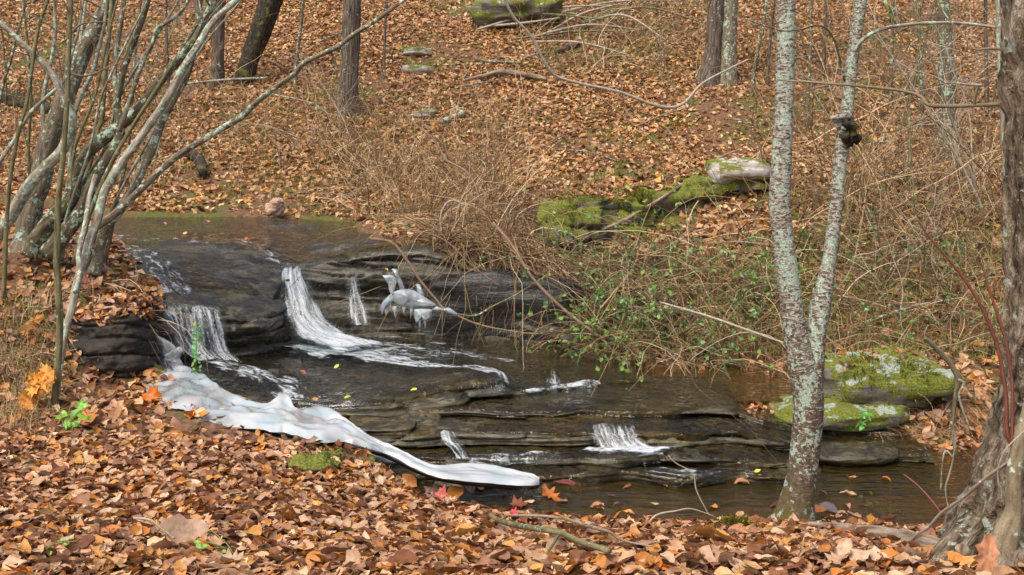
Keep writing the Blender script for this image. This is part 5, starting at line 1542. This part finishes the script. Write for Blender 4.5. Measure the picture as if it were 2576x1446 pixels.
near_t = leaf_templates('ovate', 17, 1) + leaf_templates('maple', 1, 2)
far_t = leaf_templates('far', 12, 4)
x, y = sample_ground(38000, 3.1, 6.9, 1.0)
add_litter("leaf_litter", "fallen brown leaves covering the near bank", x, y, rr.lognormal(-2.68, .30, len(x)).clip(.035, .13), near_t, .45, (0, .045), .03)
x, y = sample_ground(30000, 6.9, 11.8, 1.5)
x, y = thin(x, y, lambda a, b: moss_gap(a, b, 1.4, -.12, .2) * (1 - .65 * ((a > .3) & (a < 2.7) & (b > 9.6) & (b < 11.9))))
add_litter("leaf_litter", "fallen leaves on the banks beside the falls", x, y, rr.lognormal(-2.5, .28, len(x)).clip(.04, .16), near_t[:8] + far_t[:6], .5, (0, .05))
x, y = sample_ground(205000, 11.8, 27, 1.6)
x, y = thin(x, y, lambda a, b: (moss_gap(a, b, .7, .02, .30) * np.where((a > 2.6) & (b < 17), .72, 1)))
PALH = np.array([(.40, .235, .12), (.51, .33, .19), (.46, .21, .055), (.22, .10, .045), (.60, .44, .28), (.52, .28, .09), (.44, .28, .17), (.13, .05, .022), (.31, .17, .095), (.55, .36, .20)])
PALH = PALH * np.array([1.0, .945, .82])
add_litter("leaf_litter", "fallen leaves covering the wooded slope", x, y, rr.lognormal(-2.48, .28, len(x)).clip(.045, .16), far_t, .6, (0, .05), .04, PALH)

# the largest leaves lie one by one on the near bank
single_t = leaf_templates('fine', 16, 11) + leaf_templates('maple', 2, 12) + leaf_templates('oak', 3, 13)
single_me = [mk_mesh("leaf", v, [f], M['leaf1'], None, True) for v, f in single_t]
uu = rr.uniform(-60, 2330, 900); vv = 1446 - 270 * rr.random(900) ** 1.35
gp_ = GP(uu, vv)
k = (wd(gp_[:, 0], gp_[:, 1]) > .06)
gp_ = gp_[k][:292]
gn = gnormal(gp_[:, 0], gp_[:, 1])
for p, nn in zip(gp_, gn):
    o = link("leaf", single_me[rr.integers(len(single_me))], ground)
    nn = nrm(nn + rr.normal(size=3) * .28)
    q = Vector(nn).to_track_quat('Z', 'Y').to_euler()
    from mathutils import Matrix
    mt = Vector(nn).to_track_quat('Z', 'Y').to_matrix() @ Matrix.Rotation(rr.uniform(0, 6.28), 3, 'Z')
    o.rotation_euler = mt.to_euler()
    s = rr.lognormal(-2.36, .2)
    o.scale = (s, s, s)
    o.location = (p[0], p[1], p[2] + .04 + rr.uniform(0, .02))

# single leaves that can be named one by one
def one_leaf(name, label, where, size, col, kind, seed, nrm_=(0, -.3, 1), cat="leaf"):
    rs = np.random.default_rng(seed)
    B = scatter_leaves(np.array([where]), np.array([nrm_], float), np.array([size]), leaf_templates(kind, 1, seed), .1, rs, np.array([col]), np.array([1.0]), (0, 0), .02)
    V, F, A = B.get()
    return solid(name, label, cat, where, V, F, M['leaf'], {'col': ('FLOAT_COLOR', A['col'])}, smooth_shade=True)
one_leaf("leaf", "large orange curled leaf by the ice at the edge of the pool", PZ(1145, 1240, .06), .15, (.48, .19, .04), 'fine', 1, (0, -.8, 1))
one_leaf("leaf", "brown grey maple leaf beside the large orange leaf at the pool", PZ(1090, 1238, .05), .16, (.22, .12, .09), 'maple', 2, (0, -.8, 1))
one_leaf("leaf", "wet orange red oak leaf floating at the right of the icicles", PZ(1385, 1243, .02), .17, (.42, .11, .02), 'oak', 3, (0, -.1, 1))
one_leaf("leaf", "dark red leaf floating below the ice tip", PZ(1300, 1268, .02), .13, (.20, .06, .03), 'maple', 4, (0, -.3, 1))
one_leaf("leaf", "upright orange leaf on the dark rock under the bent branch", PZ(1030, 1208, .10), .12, (.50, .20, .05), 'ovate', 5, (0, -1.5, .6))
one_leaf("leaf", "dark red leaf on the wet step right of the ice tip", PZ(1422, 1212, .07), .15, (.20, .05, .04), 'ovate', 6)
one_leaf("leaf", "purple grey leaf floating in the pool right of the birch", PZ(2085, 1278, .02), .14, (.20, .16, .16), 'ovate', 7)
one_leaf("leaf", "orange leaf at the water edge right of the birch foot", PZ(2052, 1282, .03), .12, (.52, .18, .05), 'ovate', 8)
one_leaf("leaf", "bright pink red maple leaf on the near bank", GP(1108, 1272)[0] + np.array([0, 0, .06]), .10, (.50, .12, .11), 'maple', 9, (0, -.6, 1))
one_leaf("leaf", "small crimson leaf among the near leaves right of centre", GP(1292, 1318)[0] + np.array([0, 0, .06]), .065, (.45, .03, .05), 'maple', 10, (0, -.6, 1))
one_leaf("leaf", "orange leaf standing up beside the left end of the ice", GP(378, 1018)[0] + np.array([0, 0, .07]), .17, (.62, .20, .03), 'maple', 11, (.1, -1.4, .7))
one_leaf("leaf", "wide orange brown oak leaf left of the ice", GP(220, 1075)[0] + np.array([0, 0, .07]), .19, (.48, .19, .05), 'oak', 12, (0, -.8, 1))
one_leaf("leaf", "big tan sycamore leaf lying flat near the bottom left", GP(470, 1380)[0] + np.array([0, 0, .07]), .2, (.40, .25, .17), 'fine', 13, (.2, -.6, 1))
one_leaf("leaf", "big orange leaf propped against the root of the old tree", P(2482, 1400, 4.0), .15, (.40, .20, .09), 'oak', 14, (-.4, -1.0, .7))
one_leaf("leaf", "orange oak leaf on the bank face left of the green sapling", GP(92, 815)[0] + np.array([0, -.03, .03]), .15, (.50, .18, .03), 'oak', 15, (0, -1, .4))
one_leaf("leaf", "maroon leaf on the step between the two low cascades", PZ(1303, 1100, .16), .10, (.22, .06, .06), 'maple', 16)
for k, (lb, u, v, z, c_) in enumerate((("yellow leaf stuck on the front of the rock shelf", 1041, 979, .36, (.55, .55, .05)), ("yellow green leaf on the shelf left of the white run", 846, 921, .40, (.50, .55, .08)),
                                       ("small yellow leaf on the shelf near its left end", 873, 998, .36, (.5, .5, .05)), ("orange brown leaf on the shelf above the ice", 792, 1003, .34, (.5, .25, .05)),
                                       ("yellow leaf on the dark wall above the ice figure", 972, 677, 1.0, (.5, .5, .05)), ("yellow leaf in the water right of the wide cascade", 1663, 1103, .14, (.5, .5, .08)),
                                       ("small yellow leaf at the right end of the small cascades", 1904, 1184, .07, (.55, .55, .06)), ("rusty leaf on the dark rock above the side run", 762, 935, .42, (.3, .09, .05)),
                                       ("pinkish leaf in the upper stream near its far edge", 523, 556, 1.25, (.5, .22, .12)), ("orange leaf in the upper stream near the bank stems", 415, 561, 1.25, (.5, .2, .06)),
                                       ("yellow leaf in the upper stream by a dark twig", 465, 586, 1.22, (.5, .45, .1)), ("small orange leaf drifting in the middle of the upper stream", 620, 600, 1.2, (.55, .2, .05)))):
    one_leaf("small_leaf", lb, P(u, v, 10.8) if z == 1.0 else PZ(u, v, z + .03), .052, c_, 'ovate', 30 + k, (0, -.7, 1))

# leaves washed onto rocks and shelf
def _noop(): pass
def litter_on(V, host, n, seed, size=.075, nz=.55, name="leaf_litter"):
    rs = np.random.default_rng(seed)
    V = V[V[:, 2] > np.quantile(V[:, 2], nz)]
    p = V[rs.integers(len(V), size=n)] + rs.normal(size=(n, 3)) * .01
    b = np.array(host.location)
    B = scatter_leaves(p, np.tile([0, -.1, 1.0], (n, 1)), np.full(n, size) * rs.uniform(.7, 1.3, n), near_t[:8], .45, rs)
    V2, F, A = B.get()
    tag(link(name, mk_mesh(name, V2 - b, F, M['leaf'], {'col': ('FLOAT_COLOR', A['col'])}, False), host), kind='stuff')
litter_on(Vb, b_moss, 60, 1, .07, .80)
litter_on(V3, b3, 420, 2, .075, .62)
litter_on(V9, b9, 900, 3, .08, .05)
litter_on(GL[50:].reshape(-1, 3), moss_hosts[0][0], 900, 4, .085, .05)

# orange oak leaves still hanging by the sapling foot
hl = thing("leaf_cluster", "hanging bunch of bright orange oak leaves beside the green sapling", "leaves", P(100, 950, 7.35))
for k, (u, v, s) in enumerate(((118, 938, .13), (98, 950, .14), (82, 968, .13), (104, 975, .14), (88, 995, .13), (68, 1010, .12), (110, 960, .12), (60, 1025, .12), (96, 1015, .12), (125, 955, .10))):
    rs = np.random.default_rng(700 + k)
    B = scatter_leaves(np.array([P(u, v, 7.35 + .03 * math.sin(k * 2))]), np.array([[math.sin(k) * .5, -1, .35]]), np.array([s * 1.25]), leaf_templates('oak', 1, 70 + k), .35, rs, np.array([(.60, .25, .035)]), np.array([1.]), (0, 0), .15)
    V, F, A = B.get()
    part("leaf", hl, V, F, M['leaf'], {'col': ('FLOAT_COLOR', A['col'])}, False)
V, F, Bk = tube(catmull(np.array([P(140, 930, 7.42), P(120, 932, 7.38), P(95, 950, 7.37), P(70, 1000, 7.36)]), 5), .003, 5)
part("twig", hl, V, F, M['twig_brown'], {'bark': ('FLOAT_VECTOR', Bk)})

# ------------------------------------------------------------------ grasses, moss, vines
def blades(pos, h, lean, wdt, cols, rs, seg=3, droop=.5, dirs=None):
    """curved thin blades; pos (n,3), h (n,)"""
    n = len(pos)
    a = rs.uniform(0, 2 * np.pi, n)
    dr = np.stack([np.cos(a), np.sin(a), 0 * a], -1) if dirs is None else dirs
    side = nrm(np.cross(dr, [0, 0, 1.0]) + rs.normal(size=(n, 3)) * .3)
    V = np.zeros((n, (seg + 1) * 2, 3))
    ln = lean * rs.uniform(.4, 1.5, n)
    for k in range(seg + 1):
        t = k / seg
        c = pos + dr * (h * ln * t * t)[:, None] + np.array([0, 0, 1.0]) * (h * (t - droop * t * t * ln))[:, None]
        w = wdt * (1 - t * .85)
        V[:, 2 * k] = c + side * (w / 2)[:, None] if np.ndim(w) else c + side * w / 2
        V[:, 2 * k + 1] = c - side * (w / 2)[:, None] if np.ndim(w) else c - side * w / 2
    f = np.array([(2 * k, 2 * k + 1, 2 * k + 3, 2 * k + 2) for k in range(seg)])
    F = (f[None] + (np.arange(n) * (seg + 1) * 2)[:, None, None]).reshape(-1, 4)
    C = np.repeat(cols, (seg + 1) * 2, 0)
    return V.reshape(-1, 3), F, C

STRAW = np.array([(.36, .24, .11), (.28, .18, .08), (.46, .33, .17), (.18, .11, .05), (.18, .17, .05), (.14, .14, .035)])
GREEN = np.array([(.13, .18, .025), (.20, .23, .035), (.09, .14, .02), (.28, .27, .05)])
def tufts(name, label, centers, nb, h, spread, pal, rs, lean=.7, wdt=.006, droop=.55, parent=None):
    n = len(centers)
    idx = np.repeat(np.arange(n), nb)
    hs = np.repeat(rs.uniform(.6, 1.3, n), nb) * h * rs.uniform(.5, 1.2, n * nb)
    pos = centers[idx] + rs.normal(size=(n * nb, 3)) * np.array([spread, spread, 0])
    pos[:, 2] = gz(pos[:, 0], pos[:, 1]) - .01
    cols = pal[np.repeat(rs.integers(len(pal), size=n), nb)] * rs.uniform(.7, 1.25, (n * nb, 1))
    V, F, C = blades(pos, hs, lean, wdt, cols, rs, 2, droop)
    o = link(name, mk_mesh(name, V, [F], M['blade'], {'col': ('FLOAT_COLOR', C)}, False))
    return tag(o, label, None, None, 'stuff')

def in_regions(regs, n, rs, wet=.05):
    w = np.array([r[4] for r in regs], float)
    k = rs.choice(len(regs), size=n, p=w / w.sum())
    R_ = np.array([r[:4] for r in regs], float)[k]
    g_ = GP(rs.uniform(R_[:, 0], R_[:, 1]), rs.uniform(R_[:, 2], R_[:, 3]))
    return g_[wd(g_[:, 0], g_[:, 1]) > wet]
rs = np.random.default_rng(55)
c = in_regions([(0, 520, 60, 500, 2), (680, 1300, 230, 560, 5), (1100, 1350, 480, 640, 3), (1950, 2575, 150, 620, 5), (1980, 2575, 620, 900, 4), (1350, 1950, 600, 900, 3), (0, 130, 750, 1100, 2), (1300, 1950, 20, 160, 3), (560, 900, 200, 480, 2)], 1300, rs)
tufts("dry_grass", "dry straw coloured grass on the slope and banks", c, 11, .26, .07, STRAW, rs, .8, .006)
c = in_regions([(2150, 2480, 930, 1130, 4), (1850, 2000, 920, 1060, 2), (2060, 2330, 740, 880, 2), (1080, 1330, 540, 640, 3), (0, 110, 820, 1100, 2)], 260, rs, .03)
tufts("straw_curtain", "straw and pine needles hanging over the bank edges", c, 16, .24, .06, np.array([(.45, .25, .10), (.40, .28, .13), (.50, .34, .17), (.30, .14, .05)]), rs, 1.7, .005, .75)
c = in_regions([(500, 1000, 230, 420, 2), (1200, 1700, 180, 480, 1.5), (1400, 1950, 30, 200, 2), (1900, 2575, 100, 900, 4), (1450, 1980, 640, 900, 5), (0, 520, 60, 480, 3), (1980, 2560, 600, 900, 4), (560, 1000, 260, 500, 3), (1200, 1750, 0, 200, 3), (1150, 1700, 250, 480, 2), (1950, 2575, 250, 900, 6), (1980, 2100, 600, 850, 2)], 4200, rs)
tufts("green_grass", "small green grass tufts among the leaves", c, 11, .15, .06, GREEN, rs, .8, .006)
c = in_regions([(2218, 2240, 1288, 1300, 1)], 6, rs, -1)
tufts("grass_tuft", "bright green grass tuft at the pool edge near the old tree", c, 22, .11, .03, np.array([(.30, .38, .04), (.22, .30, .03)]), rs, .7, .006)

# moss fuzz on the mossy rocks
for (host, V) in moss_hosts + [(b_moss, Vb)]:
    small = host.name.startswith("mossy_rock")
    n = 1600 if small else (15000 if host.name.startswith("mossy_ledge") else 5200)
    ce = V.mean(0) + np.array([0, .25, -.15])
    cand = V[V[:, 2] > np.quantile(V[:, 2], .3)]
    p = cand[rs.integers(len(cand), size=n)] + rs.normal(size=(n, 3)) * .012
    keep = (fbm(p * 4.5, 3, 3) + .35 * nrm(p - ce)[:, 2]) > (.16 if host is not b_moss else .26)
    p = p[keep]
    n = len(p)
    mc = np.array([(.20, .21, .014), (.29, .28, .022), (.10, .12, .008), (.38, .35, .04)])[rs.integers(4, size=n)] * rs.uniform(.7, 1.2, (n, 1))
    dr = nrm(p - ce) * np.array([1, 1, .2]) + rs.normal(size=(n, 3)) * .4
    Vm, Fm, Cm = blades(p - np.array([0, 0, .004]), rs.uniform(.014, .038, n) * (.4 if small else 1), 1.2, .007, mc * (.55 if small else (.65 if host is b_moss else .9)), rs, 1, .4, dr)
    tag(link("moss", mk_mesh("moss", Vm - np.array(host.location), [Fm], M['blade'], {'col': ('FLOAT_COLOR', Cm)}, False), host), kind='stuff')

VCOL = np.array([(.33, .20, .09), (.46, .31, .16), (.20, .11, .05), (.12, .07, .04), (.58, .45, .28), (.26, .20, .07), (.15, .09, .06)])
def thicket(name, label, regs, n, L, arch, rs, r=.0028, flow_dir=(0.2, -.6, 0), up0=.7, leaves=0, cat="thicket", wob=.35, lift=.0, grav=.13):
    g_ = in_regions(regs, n, rs, -.6)
    n = len(g_)
    B = Batch(); tips = []
    for i in range(n):
        p = g_[i] + np.array([0, 0, lift * rs.random()])
        dr = nrm(np.array([rs.normal(), rs.normal() * .6, abs(rs.normal()) * up0 + arch]) + np.array(flow_dir) * rs.uniform(.2, 1.4))
        Li = L * rs.lognormal(-.1, .45)
        q = [p]
        for s in range(9):
            dr = nrm(dr + rs.normal(size=3) * wob * .5 + np.array([0, 0, -grav * (1 + s * .12)]))
            nx = q[-1] + dr * Li / 9
            zg = float(gz(nx[0], nx[1]))
            if wd(nx[0], nx[1]) > 0 and nx[2] < zg + .01:
                nx[2] = zg + .01; dr[2] = abs(dr[2]) * .5
            q.append(nx)
        q = catmull(np.array(q[:1] + q[1:-1:1] + q[-1:]), 2)[::2] if r < .0045 else catmull(np.array(q), 2)
        V, F, Bk = tube(q, np.linspace(r * rs.uniform(.8, 1.7), r * .45, len(q)), 3, 0, 0, cap=False)
        c_ = VCOL[rs.integers(len(VCOL))] * rs.uniform(.7, 1.25)
        B.add(V, F, col=np.tile(c_, (len(V), 1)))
        tips.append(q[4:])
    V, F, A = B.get()
    base = V.mean(0); base[2] = V[:, 2].min()
    o = tag(link(name, mk_mesh(name, V - base, F, M['vine'], {'col': ('FLOAT_COLOR', A['col'])}), None, base), label, cat, None, 'stuff')
    if leaves:
        tp = np.vstack(tips)
        p = tp[rs.integers(len(tp), size=leaves)] + rs.normal(size=(leaves, 3)) * .02
        # leaves keep to patches
        p = p[noise(p * 2.2, 17) > -.12]
        B = scatter_leaves(p, np.tile([0, -.5, 1.0], (len(p), 1)), rs.uniform(.03, .07, len(p)), leaf_templates('ovate', 4, 90), .5, rs, np.array([(.045, .12, .018), (.08, .17, .025), (.12, .20, .03), (.04, .085, .018)]), np.ones(4), (0, .01), .25)
        V, F, A = B.get()
        tag(link("green_leaves", mk_mesh("green_leaves", V - base, F, M['green'], {'col': ('FLOAT_COLOR', A['col'])}, False), o), kind='stuff')
    return o
thicket("vine_thicket", "dense tangle of bare brown vines with green leaves overhanging the stream", [(1340, 1980, 640, 900, 1), (1450, 1950, 740, 930, 1.3)], 950, .85, .35, rs, .0042, (.05, -.7, 0), leaves=5200)
thicket("vine_thicket", "straw coloured vine tangle draped over the dark rock wall", [(1060, 1420, 520, 680, 1)], 700, .8, .3, rs, .004, (.1, -.8, 0), leaves=60)
thicket("brush_thicket", "fine twiggy brush on the slope above the main fall", [(820, 1330, 270, 540, 1), (880, 1280, 400, 560, 1)], 950, .7, .7, rs, .0042, (0, -.1, 0), .9, cat="brush", grav=.06)
thicket("brush_thicket", "grey twiggy brush on the right slope behind the birch", [(1880, 2560, 80, 560, 1), (2100, 2560, 400, 600, .6)], 900, .95, .7, rs, .0048, (0, 0, 0), .9, cat="brush", grav=.05)
thicket("brush_thicket", "twiggy brush and vines on the right bank above the mossy boulder", [(1990, 2560, 600, 900, 1)], 620, .75, .5, rs, .0038, (-.1, -.4, 0), leaves=900, cat="brush")
thicket("brush_thicket", "fine twigs and dead stalks behind the left clump", [(0, 500, 100, 480, 1)], 420, .8, .9, rs, .004, (0, 0, 0), 1.0, cat="brush", grav=.05)
thicket("brush_thicket", "thin tangled twigs along the long lichen branch on the slope", [(520, 900, 180, 420, 1)], 320, .7, .6, rs, .004, (0, 0, 0), .9, cat="brush", grav=.06)
thicket("brush_thicket", "thin bare twigs over the brush pile on the upper slope", [(1300, 1800, 20, 200, 1)], 300, 1.1, .5, rs, .006, (0, 0, 0), .9, cat="brush", grav=.06)
thicket("root_fringe", "dark roots and dead stalks hanging over the wet rock wall", [(880, 1400, 545, 650, 1)], 190, .5, .0, rs, .0032, (.1, -1.2, -.3), .15, cat="roots", grav=.3)
thicket("vine_curtain", "brown vine curtain hanging over the right end of the dark rock wall", [(1150, 1480, 600, 715, 1)], 330, .95, .15, rs, .0042, (.0, -1.5, -.1), .35, leaves=260, cat="vines", grav=.17)
thicket("cane_tangle", "long pale canes and vines crossing over the vine thicket", [(1150, 1950, 520, 860, 1)], 85, 1.25, .3, rs, .0065, (.3, -.5, 0), .5, cat="canes", wob=.22, grav=.09)
thicket("cane_tangle", "long pale canes slanting over the right bank", [(2000, 2560, 480, 860, 1)], 60, 1.1, .4, rs, .006, (-.3, -.3, 0), .8, cat="canes", wob=.16, grav=.06)
thicket("cane_tangle", "bare crossing branches in the brush on the upper right slope", [(1880, 2560, 60, 420, 1)], 70, 1.5, .6, rs, .008, (0, 0, 0), .8, cat="canes", wob=.22, grav=.05)
thicket("root_fringe", "hanging roots and stalks at the edge of the left bank", [(200, 385, 690, 850, 2), (0, 130, 760, 1000, 1)], 240, .45, .1, rs, .003, (.2, -.8, -.2), .2, cat="roots", grav=.2)
thicket("needle_fringe", "pine needles and straw hanging below the mossy boulder on the right bank", [(2180, 2480, 960, 1120, 1)], 220, .32, .2, rs, .0018, (-.1, -.8, 0), .4, cat="straw", grav=.2)

# leafy green seedlings
def seedling(name, label, base, stems, leafn, size, cols, seed, h=.2):
    rs_ = np.random.default_rng(seed)
    t = thing(name, label, "plant", base)
    B = Batch(); tp = []
    for s in range(stems):
        a = rs_.uniform(0, 6.28)
        q = np.array([base, base + np.array([math.cos(a) * .05, math.sin(a) * .04, h * .5]), base + np.array([math.cos(a) * .14, math.sin(a) * .1, h * rs_.uniform(.7, 1.1)])])
        q = catmull(q, 4); tp.append(q[2:])
        V, F, Bk = tube(q, .0025, 5, 0, s); B.add(V, F, col=np.tile((.16, .2, .05), (len(V), 1)))
    V, F, A = B.get()
    part("stems", t, V, F, M['vine'], {'col': ('FLOAT_COLOR', A['col'])})
    tp = np.vstack(tp)
    for k in range(leafn):
        p = tp[rs_.integers(len(tp))] + rs_.normal(size=3) * .025
        Bl = scatter_leaves(p[None], np.array([[0, -.6, 1.]]), np.array([size * rs_.uniform(.7, 1.2)]), leaf_templates('ovate', 1, seed + k), .35, rs_, np.array(cols), np.ones(len(cols)), (0, 0), .15)
        V, F, A = Bl.get()
        part("leaf", t, V, F, M['green'], {'col': ('FLOAT_COLOR', A['col'])}, False)
seedling("seedling", "bright green leafy seedling at the foot of the green sapling", GP(162, 1100)[0], 5, 16, .075, [(.13, .34, .03), (.18, .40, .04), (.10, .27, .03)], 801, .2)
seedling("seedling", "small green plant under the mossy boulder", P(2150, 1080, 8.15), 3, 9, .05, [(.05, .3, .05), (.08, .36, .06)], 802, .1)
seedling("seedling", "small green sprout among the near leaves at the bottom centre", GP(590, 1420)[0] + np.array([0, 0, .03]), 3, 7, .03, [(.14, .28, .03)], 803, .08)
seedling("seedling", "tiny green sprout at the bottom left among the leaves", GP(110, 1405)[0] + np.array([0, 0, .03]), 2, 5, .032, [(.16, .30, .03)], 804, .06)
seedling("seedling", "small yellow green plant beside the grass tuft at the pool edge", GP(2185, 1292)[0], 3, 9, .04, [(.3, .42, .05)], 805, .08)
seedling("seedling", "green leafy sprig on the slope near the top right", GP(2245, 60)[0], 4, 14, .16, [(.16, .36, .03), (.22, .4, .04)], 806, .6)
# thin green leaved vine hanging in front of the ice
gv = thing("leafy_vine", "thin vine with round green leaves hanging before the left cascade", "vine", P(496, 1170, 8.2))
V, F, Bk = tube(catmull(np.array([P(496, 1170, 8.2), P(494, 1050, 8.3), P(492, 960, 8.4), P(494, 860, 8.5), P(495, 790, 8.55)]), 5), .0025, 5)
part("stem", gv, V, F, M['twig_red'], {'bark': ('FLOAT_VECTOR', Bk)})
rs_ = np.random.default_rng(5)
for k in range(26):
    v = 812 + k * 5.3 + rs_.uniform(-3, 3)
    Bl = scatter_leaves(P(494 + (7 if k % 2 else -7) + rs_.uniform(-3, 3), v, 8.46)[None], np.array([[0, -1, .3]]), np.array([.035 * rs_.uniform(.7, 1.3)]), leaf_templates('ovate', 1, 900 + k), .3, rs_, np.array([(.05, .28, .05), (.10, .36, .04), (.3, .4, .04)]), np.array([3, 2, .6]), (0, 0), .15)
    V, F, A = Bl.get()
    part("leaf", gv, V, F, M['green'], {'col': ('FLOAT_COLOR', A['col'])}, False)
# leaves drifting on the water
rs_ = np.random.default_rng(77)
fu, fv = rs_.uniform(1050, 2400, 46), 1300 - 130 * rs_.random(46) ** 2
fp = np.array([PZ(a_, b_, .012) for a_, b_ in zip(fu, fv)])
fp = fp[wd(fp[:, 0], fp[:, 1]) < -.06]
Bl = scatter_leaves(fp, np.tile([0, 0, 1.0], (len(fp), 1)), rs_.uniform(.05, .1, len(fp)), leaf_templates('fine', 6, 55), .06, rs_, PAL, PAL_W, (0, .004))
V, F, A = Bl.get()
tag(link("floating_leaves", mk_mesh("floating_leaves", V, F, M['leaf'], {'col': ('FLOAT_COLOR', A['col'])})), "brown leaves drifting on the pool", None, None, 'stuff')
